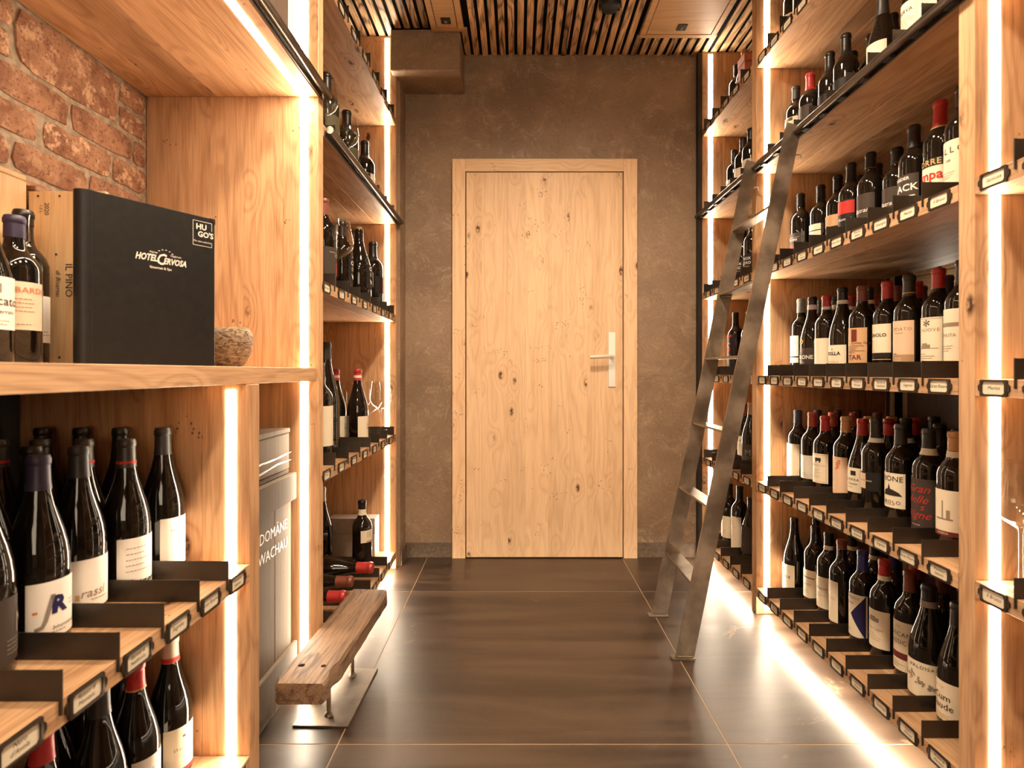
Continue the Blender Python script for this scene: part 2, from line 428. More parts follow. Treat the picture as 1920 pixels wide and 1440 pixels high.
def text_geo(body, size, shear=0.0, bold=0.0, space=1.0, align='CENTER'):
    k = (body, round(size, 5), shear, bold, space, align)
    if k in TXT: return TXT[k]
    cu = bpy.data.curves.new('t', 'FONT'); cu.body = body; cu.size = size; cu.shear = shear; cu.offset = bold * size
    cu.space_character = space; cu.align_x = align; cu.align_y = 'CENTER'; cu.resolution_u = 2; cu.fill_mode = 'FRONT'
    o = bpy.data.objects.new('t', cu); COL.objects.link(o)
    dg = bpy.context.evaluated_depsgraph_get()
    me = bpy.data.meshes.new_from_object(o.evaluated_get(dg))
    r = ([tuple(v.co[:2]) for v in me.vertices], [tuple(p.vertices) for p in me.polygons])
    bpy.data.objects.remove(o); bpy.data.curves.remove(cu); bpy.data.meshes.remove(me)
    TXT[k] = r
    return r
def flat_mesh(name, geos, mat):
    """geos: list of (verts3d, faces) joined to one flat print mesh"""
    mb = MB()
    for v, f in geos: mb.add(v, f)
    me = bpy.data.meshes.new(name); me.from_pydata(mb.v, [], mb.f); me.update(); me.materials.append(M[mat])
    return me
def splits(a, b, lo, hi):
    """cut a..b into boards of random width"""
    out = [a]; s = 1 if b > a else -1
    while abs(b - out[-1]) > hi:
        out.append(out[-1] + s * random.uniform(lo, hi))
    if abs(b - out[-1]) < lo * 0.5 and len(out) > 1: out[-1] = b
    else: out.append(b)
    return list(zip(out, out[1:]))

# ================================================================== THE ROOM
CEIL = 2.583
WALL_Y = 2.889
XR, XL = 0.944, -0.586           # front planes of the two racks
XRB, XLB = 1.453, -1.094         # their back planes
REAR = -2.6
# floor: grout bed with one-metre tiles
fl = struct(mbo('floor', MB().box(-1.2, 2.0, REAR, 3.0, -0.05, -0.0008), 'grout'))
jx = [-1.1, -0.459, 0.541, 1.541, 1.95]; jy = [-2.562, -1.562, -0.562, 0.438, 1.436, 2.434, 2.90]
for x0, x1 in zip(jx, jx[1:]):
    for y0, y1 in zip(jy, jy[1:]):
        boxo('tile', 'tile', x0 + 0.0015, x1 - 0.0015, y0 + 0.0015, y1 - 0.0015, -0.012, 0.0, fl, 0.0004)
# walls
wb = struct(mbo('wall_back', MB().box(-1.2, 2.0, WALL_Y, WALL_Y + 0.12, 0, 2.7), 'plaster'))
struct(mbo('wall_return', MB().box(-1.1, -0.575, 2.757, WALL_Y, 0, CEIL), 'plaster'))
struct(mbo('wall_bulkhead', MB().box(-0.60, -0.270, 2.660, WALL_Y - 0.001, 2.386, CEIL, 0.004), 'plaster'))
struct(mbo('wall_rear', MB().box(-1.2, 2.0, REAR - 0.12, REAR, 0, 2.7), 'plaster'))
# shop window in the rear wall, behind the camera position
wn = struct(link('window_1', None, None, None, (0.45, REAR, 0.8))); wn.empty_display_size = 0.05
for x0, x1 in ((-0.45, 0.435), (0.465, 1.35)):
    boxo('pane', 'daylight', x0, x1, REAR + 0.012, REAR + 0.018, 0.85, 2.30, wn)
for x0, x1, z0, z1 in ((-0.50, 1.40, 0.80, 0.85), (-0.50, 1.40, 2.30, 2.35), (-0.50, -0.45, 0.85, 2.30), (1.35, 1.40, 0.85, 2.30), (0.435, 0.465, 0.85, 2.30)):
    boxo('window_frame', 'dark_panel', x0, x1, REAR + 0.001, REAR + 0.04, z0, z1, wn, 0.002)
wl = struct(mbo('wall_left', MB().box(XLB - 0.12, XLB - 0.003, REAR, 2.757, 0, 2.7), 'mortar'))
struct(mbo('wall_right', MB().box(1.90, 2.0, REAR, WALL_Y, 0, 2.7), 'dark_panel'))
struct(boxo('trim_1', 'black', 0.924, XR, 2.852, WALL_Y - 0.001, 0.0, CEIL))
bb = struct(boxo('baseboard_back', 'skirting_tile', -0.575, -0.331, WALL_Y - 0.010, WALL_Y - 0.001, 0.0, 0.075, None, 0.001))
bb2 = struct(boxo('baseboard_right', 'skirting_tile', 0.618, 0.923, WALL_Y - 0.010, WALL_Y - 0.001, 0.0, 0.075, None, 0.001))
bb3 = struct(boxo('baseboard_left', 'skirting_tile', -0.574, -0.565, 2.758, WALL_Y - 0.011, 0.0, 0.075, None, 0.001))
# plank wall of the neighbouring room, seen through the rack
for k in range(40):
    z = 0.02 + k * 0.066
    boxo('plank', 'pine_y', 1.885, 1.899, 1.3, 2.88, z, z + 0.063, bpy.data.objects['wall_right'], 0.002)

# ceiling: black backing with flamed slats
ce = struct(mbo('ceiling', MB().box(-1.2, 2.0, REAR, 3.0, CEIL + 0.009, 2.66), 'blackmatt'))
pitch = 0.0447
HL = (-0.4025, -0.250, 2.20, 2.655)      # hatches: x0, x1, y0, y1
HR = (0.590, 0.955, 2.30, 2.705)
k = 0
x = -1.07
while x < 1.44:
    x0, x1 = x, x + 0.0295
    yend = WALL_Y - 0.002 if x0 > -0.27 else (2.656 if x0 > -0.585 else 2.75)
    segs = [(REAR + 0.01, yend)]
    for h in (HL, HR):
        if x1 > h[0] + 0.002 and x0 < h[1] - 0.002:
            segs = [(REAR + 0.01, h[2] - 0.002)] + ([(h[3] + 0.002, yend)] if yend - h[3] > 0.03 else [])
    for y0, y1 in segs:
        boxo('slat', 'flamed', x0, x1, y0, y1, CEIL + random.uniform(-0.0008, 0.0008), CEIL + 0.0088, ce, 0.002)
    x += pitch
def hatch(h, label):
    x0, x1, y0, y1 = h; z0 = 2.566
    t = thing('ceiling_hatch', label, 'hatch', ((x0 + x1) / 2, (y0 + y1) / 2, z0), 0, 'oak access hatches in the slatted ceiling')
    wf = 0.026
    f = MB().box(x0, x1, y0, y0 + wf, z0, 2.590, 0.001).box(x0, x1, y1 - wf, y1, z0, 2.590, 0.001)
    f.box(x0, x0 + wf, y0 + wf, y1 - wf, z0, 2.590, 0.001).box(x1 - wf, x1, y0 + wf, y1 - wf, z0, 2.590, 0.001)
    c = Vector(((x0 + x1) / 2, (y0 + y1) / 2, z0))
    f.v = [tuple(Vector(p) - c) for p in f.v]
    mbo('frame', f, 'hatch_oak', t, c)
    g = 0.0035
    boxo('gap_backing', 'blackmatt', x0 + wf, x1 - wf, y0 + wf, y1 - wf, z0 + 0.012, 2.590, t)
    boxo('panel', 'hatch_oak', x0 + wf + g, x1 - wf - g, y0 + wf + g, y1 - wf - g, z0 + 0.001, z0 + 0.011, t, 0.0008)
    ly = y1 - 0.085; lx = c.x
    lk = boxo('lock_plate', 'black', lx - 0.022, lx + 0.022, ly - 0.022, ly + 0.022, z0 - 0.003, z0 + 0.001, t, 0.001)
    mbo('lock_cylinder', MB().lathe([(0, -0.004), (0.008, -0.004), (0.009, 0.0), (0.009, 0.003), (0, 0.003)], 16), 'chrome', lk, (lx, ly, z0 - 0.004), 40)
hatch(HL, 'narrow oak ceiling hatch beside the plaster bulkhead')
hatch(HR, 'wide oak ceiling hatch above the right rack')
sd = thing('ceiling_sensor', 'round black ceiling sensor with ribbed rim between the slats', 'sensor', (0.405, 2.43, CEIL))
mbo('housing', MB().lathe([(0, 0.0), (0.047, 0.0), (0.047, -0.022), (0.045, -0.030), (0.040, -0.050), (0.034, -0.055), (0, -0.056)], 32), 'black', sd, (0.405, 2.43, CEIL - 0.001), 40)
for i in range(14):
    a = 2 * PI * i / 14
    mbo('rib', MB().box(-0.002, 0.002, -0.003, 0.003, -0.012, 0.012), 'divider_steel', sd,
        (0.405 + 0.0465 * math.cos(a), 2.43 + 0.0465 * math.sin(a), CEIL - 0.036), None, False, (0, 0, a))

# ------------------------------------------------------------------ ceiling lamps along the aisle (out of frame)
def downlight(x, y, label, power):
    t = thing('ceiling_downlight', label, 'lamp', (x, y, CEIL), 0, 'round ceiling downlights along the aisle')
    mbo('trim_ring', MB().lathe([(0.045, 0.0), (0.062, 0.0), (0.062, -0.012), (0.045, -0.012), (0.045, 0.0)], 32), 'black', t, (x, y, CEIL - 0.001), 40)
    mbo('lens', MB().lathe([(0, -0.004), (0.044, -0.004), (0.044, -0.001), (0, -0.001)], 32), 'lamp_glass', t, (x, y, CEIL - 0.001), 40)
    ld = bpy.data.lights.new('downlight', 'SPOT'); ld.energy = power; ld.color = SPOT_COL
    ld.spot_size = math.radians(168); ld.spot_blend = 0.75; ld.shadow_soft_size = 0.09
    lo = bpy.data.objects.new('downlight_beam', ld); COL.objects.link(lo); lo.parent = t; lo.location = (0, 0, -0.05)
for x, y, nm in ((0.16, 1.45, 'downlight, nearest the door'), (0.18, 0.70, 'downlight, second from the door'), (0.18, 0.0, 'downlight above the camera position'),
                 (0.18, -0.9, 'downlight behind the camera position')):
    downlight(x, y, 'round black-rimmed ceiling ' + nm, SPOT_POW * (2.1 if y > 1.3 else 1.0))

# ------------------------------------------------------------------ door
DX0, DX1, DT = -0.2585, 0.542, 1.975
dr = struct(link('door_1', None, None, None, (0.142, WALL_Y, 0))); dr.empty_display_size = 0.05
boxo('door_gap', 'blackmatt', DX0 - 0.006, DX1 + 0.006, WALL_Y - 0.008, WALL_Y - 0.001, 0.001, DT + 0.006, dr)
for x0, x1 in ((DX0 - 0.0715, DX0 - 0.005), (DX1 + 0.005, DX1 + 0.0745)):
    boxo('door_jamb', 'door_oak_z', x0, x1, WALL_Y - 0.026, WALL_Y - 0.001, 0.0, 2.044, dr, 0.001)
boxo('door_head', 'door_oak_x', DX0 - 0.0048, DX1 + 0.0048, WALL_Y - 0.026, WALL_Y - 0.001, DT + 0.005, 2.044, dr, 0.001)
for x0, x1 in splits(DX0, DX1, 0.075, 0.15):
    boxo('plank', 'door_oak_z', x0 + 0.0001, x1 - 0.0001, WALL_Y - 0.022, WALL_Y - 0.008, 0.006, DT, dr, 0.0002)
hp = boxo('handle_plate', 'brushed', 0.467, 0.506, WALL_Y - 0.029, WALL_Y - 0.022, 0.877, 1.158, dr, 0.002)
hp['label'] = 'brushed steel handle plate'
hz, hx = 1.033, 0.4865
lv = [(hx, WALL_Y - 0.029, hz), (hx, WALL_Y - 0.062, hz), (hx - 0.004, WALL_Y - 0.072, hz), (hx - 0.014, WALL_Y - 0.077, hz), (hx - 0.11, WALL_Y - 0.077, hz - 0.004), (hx - 0.118, WALL_Y - 0.077, hz - 0.004)]
mbo('lever', MB().tube([Vector(p) - Vector((hx, WALL_Y - 0.03, hz)) for p in lv], 0.0095, 14), 'brushed', dr, (hx, WALL_Y - 0.03, hz), 40)
mbo('lever_rose', MB().tube([(0, 0, 0), (0, -0.006, 0)], 0.016, 20), 'brushed', dr, (hx, WALL_Y - 0.029, hz), 40)

# ------------------------------------------------------------------ old bricks on the left wall above the counter
def brick(y0, y1, z0, z1, rough=0.005):
    ny, nz = (6, 3) if (y1 - y0) > 0.12 else (4, 3)
    hy, hz2 = (y1 - y0) / 2, (z1 - z0) / 2
    vs = []; fs = []; idx = {}
    for i in range(ny + 1):
        for j in range(nz + 1):
            e = i in (0, ny) or j in (0, nz); cr = i in (0, ny) and j in (0, nz)
            yy = -hy + 2 * hy * i / ny + random.uniform(-1, 1) * rough * (0.8 if e else 0.4)
            zz = -hz2 + 2 * hz2 * j / nz + random.uniform(-1, 1) * rough * 0.6
            if cr: yy *= 0.955; zz *= 0.88
            idx[i, j] = len(vs); vs.append(((0.0005 if e else 0.007) + random.uniform(-1, 1) * rough * 0.4, yy, zz))
    for i in range(ny):
        for j in range(nz): fs.append((idx[i, j], idx[i + 1, j], idx[i + 1, j + 1], idx[i, j + 1]))
    rim = [idx[i, 0] for i in range(ny)] + [idx[ny, j] for j in range(nz)] + [idx[i, nz] for i in range(ny, 0, -1)] + [idx[0, j] for j in range(nz, 0, -1)]
    bk = []
    for q in rim:
        bk.append(len(vs)); vs.append((-0.012, vs[q][1], vs[q][2]))
    for a in range(len(rim)):
        c2 = (a + 1) % len(rim); fs.append((rim[a], bk[a], bk[c2], rim[c2]))
    mbo('brick', MB().add(vs, fs), 'brick', wl, (XLB, (y0 + y1) / 2, (z0 + z1) / 2), 50)
rows = [(1.702, 1.760, [(1.545, 1.648)], 1.213), (1.630, 1.690, [(1.545, 1.648)], 1.205), (1.552, 1.617, [(1.602, 1.648), (1.378, 1.590), (1.16, 1.364)], 1.147),
        (1.474, 1.540, [(1.520, 1.648), (1.296, 1.508), (1.07, 1.277)], 1.057), (1.396, 1.461, [(1.434, 1.648), (1.217, 1.421)], 1.204)]
for z0, z1, br, ys in rows:
    for y0, y1 in br: brick(y0, y1, z0, z1)
    y = ys
    while y > -0.5:
        L = random.uniform(0.17, 0.23); brick(y - L, y, z0, z1); y -= L + 0.013
brick(1.226, 1.533, 1.630, 1.760, 0.006)
z = 1.383; kk = 0
while z > 1.0:
    y = 1.648; kk += 1
    first = 0.10 if kk % 2 else 0.2
    while y > -0.5:
        L = first if first else random.uniform(0.17, 0.23); first = 0
        brick(y - L, y, max(z - 0.065, 0.968), z); y -= L + 0.013
    z -= 0.078

# ================================================================== THE RACKS
TH = 0.035
RZ = [0.070, 0.490, 0.905, 1.320, 1.735, 2.150]       # undersides of the right-hand shelves
LZ = [0.050, 0.620, 1.195, 1.670, 2.147]              # undersides of the left far shelves
rack_r = thing('wine_rack', 'oak wine rack with lit uprights along the right wall', 'rack', (1.2, 1.4, 0), 0, 'oak wine racks along the walls')
rack_l = thing('wine_rack', 'oak wine rack with lit uprights and counter along the left wall', 'rack', (-0.84, 1.4, 0), 0, 'oak wine racks along the walls')
def upright(rack, xf, xb, y0, y1, z0, z1, led, cuts, lab=None):
    """planks side by side from the front edge xf to the back xb; led strip on the near face between the cuts"""
    s = 1 if xb > xf else -1
    first = xf + s * 0.105
    up = boxo('upright', 'oak_z', min(xf, first), max(xf, first), y0, y1, z0, z1, rack, 0.0012)
    for a, bb_ in splits(first, xb, 0.085, 0.15):
        boxo('plank', 'oak_z', min(a, bb_), max(a, bb_), y0, y1, z0, z1, up, 0.0004)
    if led:
        xc = xf + s * 0.042
        edges = [z0 + 0.012] + [q for c in cuts for q in c] + [z1 - 0.012]
        for za, zb in zip(edges[0::2], edges[1::2]):
            if zb - za > 0.05:
                boxo('led_strip', 'led', xc - 0.0105, xc + 0.0105, y0 - 0.0012, y0 + 0.001, za, zb, up)
    return up
rcut = [(z - 0.001, z + TH + 0.001) for z in RZ]
lcut = [(z - 0.001, z + TH + 0.001) for z in LZ]
upright(rack_r, XR, XRB, 2.850, 2.887, 0, CEIL - 0.001, True, rcut)
upright(rack_r, XR, XRB, 2.208, 2.248, 0, CEIL - 0.001, True, rcut)
upright(rack_r, XR, XRB, 1.155, 1.197, 0, CEIL - 0.001, True, rcut)
upright(rack_r, XR, XRB, 0.060, 0.100, 0, CEIL - 0.001, True, [])
upright(rack_l, XL, XLB, 2.715, 2.755, 0, CEIL - 0.001, True, lcut)
CZ0, CZ1 = 0.928, 0.966           # counter
SZ0, SZ1 = 1.767, 1.802           # soffit shelf over the counter
upright(rack_l, XL, XLB, 1.655, 1.695, 0, CEIL - 0.001, True, [(CZ0 - 0.001, CZ1 + 0.001), (SZ0 - 0.001, SZ1 + 0.001)])
upright(rack_l, XL, XLB, 1.230, 1.275, 0, CZ0 - 0.001, True, [(0.077, 0.113), (0.497, 0.534)])
upright(rack_l, XL, XLB, -0.400, -0.360, 0, CEIL - 0.001, True, [])
# backs of the racks
for y0, y1 in splits(2.250, 2.848, 0.10, 0.16): boxo('back_plank', 'oak_z', XRB + 0.001, XRB + 0.016, y0, y1, 0.05, CEIL - 0.002, rack_r, 0.0006)
for y0, y1 in splits(0.102, 1.153, 0.10, 0.16): boxo('back_plank', 'oak_z', XRB + 0.001, XRB + 0.016, y0, y1, 0.05, CEIL - 0.002, rack_r, 0.0006)
for y0, y1 in splits(1.199, 2.082, 0.10, 0.16):
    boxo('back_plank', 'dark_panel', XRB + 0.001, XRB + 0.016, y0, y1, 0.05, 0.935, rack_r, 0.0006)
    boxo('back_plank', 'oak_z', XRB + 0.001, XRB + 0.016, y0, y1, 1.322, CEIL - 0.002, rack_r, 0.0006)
for mat, y0, y1 in (('dark_panel', 2.184, 2.206), ('grey_oak', 2.156, 2.183), ('blackmatt', 2.112, 2.155), ('grey_oak', 2.084, 2.111)):
    boxo('back_strip', mat, XRB + 0.001, XRB + 0.022, y0, y1, 0.05, CEIL - 0.002, rack_r, 0.0006)  # matt black one is no post: the dark of an open gap painted on
for y0, y1 in splits(1.697, 2.713, 0.10, 0.16): boxo('back_plank', 'oak_z', XLB - 0.008, XLB + 0.006, y0, y1, 0.05, CEIL - 0.002, rack_l, 0.0006)
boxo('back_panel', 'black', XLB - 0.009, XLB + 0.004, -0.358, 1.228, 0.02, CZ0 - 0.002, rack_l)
# recessed plinths with a strip of light under the lowest shelves
for y0, y1 in ((2.249, 2.849), (1.198, 2.207), (0.101, 1.154)):
    boxo('plinth', 'black', XR + 0.16, XR + 0.175, y0, y1, 0.0, 0.069, rack_r)
    boxo('led_strip', 'led_floor', XR + 0.014, XR + 0.030, y0 + 0.02, y1 - 0.02, 0.0665, 0.0698, rack_r)
boxo('plinth', 'black', XL - 0.175, XL - 0.16, 1.696, 2.714, 0.0, 0.049, rack_l)
boxo('led_strip', 'led_floor', XL - 0.030, XL - 0.014, 1.716, 2.694, 0.0465, 0.0498, rack_l)
boxo('plinth', 'black', XL - 0.09, XL - 0.075, -0.358, 1.229, 0.0, 0.076, rack_l)

# ---- shelves
holder_me = None
def holder_mesh():
    """a small bronze card frame in the y-z plane, front towards -x"""
    w2, h2, c = 0.0315, 0.0168, 0.0025
    iw, ih, ic = 0.0265, 0.0125, 0.0035
    def octo(w, h, c): return [(-w + c, -h), (w - c, -h), (w, -h + c), (w, h - c), (w - c, h), (-w + c, h), (-w, h - c), (-w, -h + c)]
    o, i_ = octo(w2, h2, c), octo(iw, ih, ic); vs = []; fs = []
    for x, ring in ((-0.0035, o), (-0.0045, i_), (0, o), (-0.001, i_)):
        vs += [(x, p[0], p[1]) for p in ring]
    for a in range(8):
        b2 = (a + 1) % 8
        fs += [(a, b2, 8 + b2, 8 + a), (a, 16 + a, 16 + b2, b2), (8 + a, 8 + b2, 24 + b2, 24 + a), (16 + a, 24 + a, 24 + b2, 16 + b2)]
    mb = MB().add(vs, fs)
    for s in (-1, 1):
        mb.prism([(s * 0.0315, -0.009), (s * 0.0365, -0.004), (s * 0.0365, 0.004), (s * 0.0315, 0.009)], 0, -0.003, 0)
    me = mb.mesh('label_holder'); me.materials.append(M['brass']); return me
HOLD = holder_mesh()
CARD = MB().box(-0.0016, -0.0004, -0.0266, 0.0266, -0.0126, 0.0126).mesh('card'); CARD.materials.append(M['paper_cream'])
CARDTXT = [['Sassicaia'], ['Smeriglio'], ['Rosso di', 'Montalc.'], ['Il Bruno'], ['Segreto'], ['Amarone', 'Classico'], ['Primitivo', 'Salento'], ['Nero', "d'Avola"], ['Merlot'], ['Barolo &', 'Nebbiolo'], ['Chianti'], ['Gran Riserva']]
CT = []
def card_text(k):
    while len(CT) <= k: CT.append(None)
    if CT[k] is None:
        geos = []
        L = CARDTXT[k]
        for i, s in enumerate(L):
            v, f = text_geo(s, 0.0105 if len(L) == 1 else 0.0088, 0.25)
            zc = 0.0 if len(L) == 1 else (0.0045 - i * 0.009)
            geos.append(([(-0.0018, -p[0], p[1] + zc) for p in v], f))
        CT[k] = flat_mesh('handwriting', geos, 'paper_ink')
    return CT[k]
def div_mesh(L):
    mb = MB().box(0.002, L, -0.0008, 0.0008, 0.0, 0.040).box(0.0, 0.004, -0.0012, 0.0012, -0.018, 0.0405)
    me = mb.mesh('divider'); me.materials.append(M['divider_steel']); return me
DIVR, DIVL = div_mesh(0.46), div_mesh(0.40)
SHELF = {}
def shelf(key, side, y0, y1, z0, label, phrase, divs=(), holds=(), depth=None, cat='shelf', mat='oak_y', planks=(0.07, 0.13), th=TH, group='oak shelf boards in the racks', cards=True):
    xf, xb = (XR, XRB) if side > 0 else (XL, XLB)
    if depth: xb = xf + side * depth
    z1 = z0 + th
    t = thing('shelf_board', label, cat, ((xf + xb) / 2, (y0 + y1) / 2, z0), 0, group)
    y0 += 0.0015; y1 -= 0.0015
    for a, b2 in splits(xf, xb, *planks):
        boxo('plank', mat, min(a, b2), max(a, b2), y0, y1, z0, z1, t, 0.0006)
    for y in divs:
        link('divider', DIVR if side > 0 else DIVL, None, t, (xf - side * 0.0042, y, z1 + 0.0002), (0, 0, 0 if side > 0 else PI))
    for n, y in enumerate(holds):
        h = link('label_holder', HOLD, None, t, (xf, y, (z0 + z1) / 2), (0, 0, 0 if side > 0 else PI))
        if cards:
            link('card', CARD, None, h, (0, 0, 0), (0, 0, 0), True)
            link('handwriting', card_text((n * 5 + len(key) + int(z0 * 10)) % len(CARDTXT)), None, h, (0, 0, 0), (0, 0, 0), True)
    SHELF[key] = dict(z=z1, side=side, phrase=phrase)
    return t
ORD = ['lowest', 'second', 'third', 'fourth', 'fifth', 'sixth']
RD = [1.3 + 0.1 * i for i in range(9)]; RH = [1.25 + 0.1 * i for i in range(10)]
FH = [2.295, 2.41, 2.525, 2.64, 2.755]; FD = [2.352, 2.467, 2.582, 2.697, 2.812]
ND = [0.158 + 0.1 * i for i in range(10)]; NH = [0.207 + 0.1 * i for i in range(10)]
for i, z in enumerate(RZ):
    up = 'lowest' if i == 0 else ORD[i] + '-from-floor'
    shelf('R%d' % i, 1, 1.197, 2.208, z, 'oak shelf with dividers, %s in the wide right bay behind the ladder' % up, '%s wide-bay right shelf' % ORD[i], RD, [] if i == 4 else RH)
    shelf('F%d' % i, 1, 2.248, 2.850, z, 'oak shelf with dividers, %s in the narrow right bay by the door wall' % up, '%s narrow-bay right shelf' % ORD[i], FD, [] if i == 4 else FH)
    shelf('N%d' % i, 1, 0.100, 1.155, z, 'oak shelf, %s in the right bay cut by the picture edge' % up, '%s edge-bay right shelf' % ORD[i], ND, [] if i == 4 else NH)
LH = [1.722 + 0.1443 * i for i in range(7)] ; LD = [1.795 + 0.1437 * i for i in range(6)] + [2.655]
for i, z in enumerate(LZ):
    up = 'lowest' if i == 0 else ORD[i] + '-from-floor'
    shelf('L%d' % i, -1, 1.695, 2.715, z, 'oak shelf with dividers, %s in the left bay by the door wall' % up, '%s left-bay shelf' % ORD[i], LD[:-1] if i == 0 else LD, [] if i == 3 else LH)
CD = [1.13 - 0.1033 * i for i in range(13)]; CH = [1.172 - 0.1027 * i for i in range(14)]
shelf('C1', -1, -0.360, 1.230, 0.498, 'oak shelf with dividers and card frames midway under the counter', 'shelf under the counter', CD, CH)
shelf('C0', -1, -0.360, 1.230, 0.077, 'oak bottom shelf under the counter near the floor', 'bottom shelf under counter', CD, CH)
# counter and the lit shelf above it
ct = thing('counter_top', 'thick oak counter carrying the black menu folder', 'counter', (-0.84, 0.6, CZ0))
for a, b2 in splits(XL - 0.008, XLB, 0.10, 0.16):
    boxo('plank', 'oak_y', min(a, b2), max(a, b2), -0.358, 1.6535, CZ0, CZ1, ct, 0.0008)
sf = thing('overhead_shelf', 'oak shelf above the counter with a light strip along its underside', 'shelf', (-0.84, 0.6, SZ0))
for a, b2 in splits(XL, XLB, 0.09, 0.16):
    boxo('plank', 'oak_y', min(a, b2), max(a, b2), -0.358, 1.6535, SZ0, SZ1, sf, 0.0008)
boxo('led_strip', 'led', XL - 0.052, XL - 0.031, -0.34, 1.640, SZ0 - 0.0012, SZ0 + 0.001, sf)

# ---- steel ladder rails
def rail(x, y0, y1, z, side, label, step=0.2):
    t = thing('ladder_rail', label, 'rail', (x, (y0 + y1) / 2, z), 0, 'steel ladder rails on the shelf fronts')
    c = Vector((x, (y0 + y1) / 2, z))
    mbo('rail_tube', MB().tube([(0, y0 - c.y, 0), (0, y1 - c.y, 0)], 0.0115, 16), 'rail_steel', t, c, 40)
    xf = XR if side > 0 else XL
    boxo('back_bar', 'rail_steel', min(xf, xf - side * 0.004), max(xf, xf - side * 0.004), y0 + 0.01, y1 - 0.01, z - 0.017, z + 0.004, t, 0.001)
    n = int((y1 - y0) / 0.1) if side > 0 else 0
    for i in range(n):
        y = y0 + 0.05 + i * (y1 - y0 - 0.1) / max(1, n - 1)
        boxo('bracket', 'black', min(x, xf - side * 0.004), max(x, xf - side * 0.004), y - 0.014, y + 0.014, z - 0.016, z - 0.008, t, 0.001)
    return t
rail(XR - 0.019, 1.150, 2.880, 1.752, 1, 'dark steel ladder rail across the right rack carrying the ladder')
rail(XL + 0.019, 1.697, 2.750, 1.688, -1, 'dark steel rail along the left bay by the door wall')
rail(XL + 0.019, -0.36, 1.690, 1.787, -1, 'dark steel rail along the shelf above the counter')

# ================================================================== LADDER
ld_ = thing('ladder', 'bare steel library ladder leaning on the right rack rail', 'ladder', (0.555, 2.02, 0))
def lx(z, e): return (0.524 + 0.2085 * z) if e == 0 else (0.586 + 0.2024 * z)
def rel(mb, c):
    c = Vector(c); mb.v = [tuple(Vector(p) - c) for p in mb.v]; return mb
for ya in (1.856, 2.185):
    zt = 1.782
    poly = [(lx(0.008, 0), 0.008), (lx(0.008, 1), 0.008), (lx(1.735, 1), 1.735), (lx(1.735, 1) - 0.012, 1.748), (lx(zt, 1) - 0.008, zt - 0.012), (lx(zt, 0) + 0.003, zt), (lx(zt - 0.02, 0), zt - 0.02)]
    c = (0.73, ya, 0.9)
    st = mbo('stringer', rel(MB().prism([(p[0], p[1]) for p in poly], 1, ya, ya + 0.008), c), 'raw_steel', ld_, c)
    boxo('foot', 'raw_steel', 0.513, 0.590, ya - 0.008, ya + 0.018, 0.0, 0.0085, ld_, 0.001)
    mbo('weld', rel(MB().tube([(0.532, ya - 0.001, 0.011), (0.583, ya - 0.001, 0.011)], 0.0035, 8), (0.555, ya, 0.011)), 'raw_steel', ld_, (0.555, ya, 0.011), 60)
    hz_ = 1.672; hx_ = lx(hz_, 1)
    mbo('hook', rel(MB().tube([(hx_ - 0.004, ya + 0.004, hz_), (hx_ + 0.008, ya + 0.004, hz_ + 0.004), (hx_ + 0.016, ya + 0.004, hz_ + 0.002), (hx_ + 0.019, ya + 0.004, hz_ - 0.008)], 0.003, 8), (hx_, ya, hz_)), 'raw_steel', ld_, (hx_, ya, hz_), 60)
for z in (0.250, 0.505, 0.755, 1.005, 1.256, 1.507):
    c = ((lx(z, 0) + lx(z, 1)) / 2, 2.0245, z)
    boxo('rung', 'raw_steel', lx(z, 0) + 0.003, lx(z, 1) - 0.002, 1.8645, 2.1845, z - 0.004, z + 0.004, ld_, 0.001)
    mbo('weld', rel(MB().tube([(lx(z, 0) + 0.006, 2.1835, z - 0.006), (lx(z, 1) - 0.006, 2.1835, z - 0.006)], 0.003, 8), c), 'raw_steel', ld_, c, 60)

# ================================================================== LOW BEAM BENCH
bc = (-0.5195, 1.655, 0.0)
be = thing('beam_bench', 'low footstool made of a weathered timber beam on a steel plate', 'stool', bc, math.radians(-1.55))
W2, L2, Z0, Z1 = 0.066, 0.295, 0.146, 0.200
rings = []; mb = MB(); nseg = 22
vs = []; fs = []
for k in range(nseg + 1):
    y = -L2 + 2 * L2 * k / nseg
    j = lambda a: random.uniform(-a, a)
    e = 0.006 if k in (0, nseg) else 0.0
    notch = 0.010 if k in (2, 3) else 0.0
    sec = [(-W2 + e + j(.001), Z0 + 0.006), (-W2 + 0.007 + e, Z0 + j(.0015)), (W2 - 0.007 - e - notch, Z0 + j(.0015)), (W2 - e - notch + j(.001), Z0 + 0.007),
           (W2 - e - notch + j(.001), Z1 - 0.008 + j(.001)), (W2 - 0.006 - e - notch * .6, Z1 - e * .4 + j(.0008)), (0.0, Z1 - e * .3 + j(.0012)), (-W2 + 0.006 + e, Z1 - e * .4 + j(.0008)), (-W2 + e + j(.001), Z1 - 0.007)]
    vs += [(p[0], y, p[1]) for p in sec]
n = 9
for k in range(nseg):
    for i in range(n):
        i2 = (i + 1) % n; fs.append((k * n + i, k * n + i2, (k + 1) * n + i2, (k + 1) * n + i))
fs.append(tuple(range(n))); fs.append(tuple(nseg * n + i for i in range(n)))
mbo('beam', MB().add(vs, fs), 'beam', be, (0, 0, 0), 35, True)
for x, y in ((-0.028, -0.215), (0.030, -0.218)):
    pts = []
    for i in range(10):
        a = 2 * PI * i / 10; r = 0.0065 * random.uniform(0.75, 1.25)
        pts.append((r * math.cos(a) * 1.25, r * math.sin(a)))
    mbo('peg_hole', MB().prism(pts, 2, 0.0, 0.0012), 'blackmatt', be, (x, y, Z1 - 0.0004), None, True)
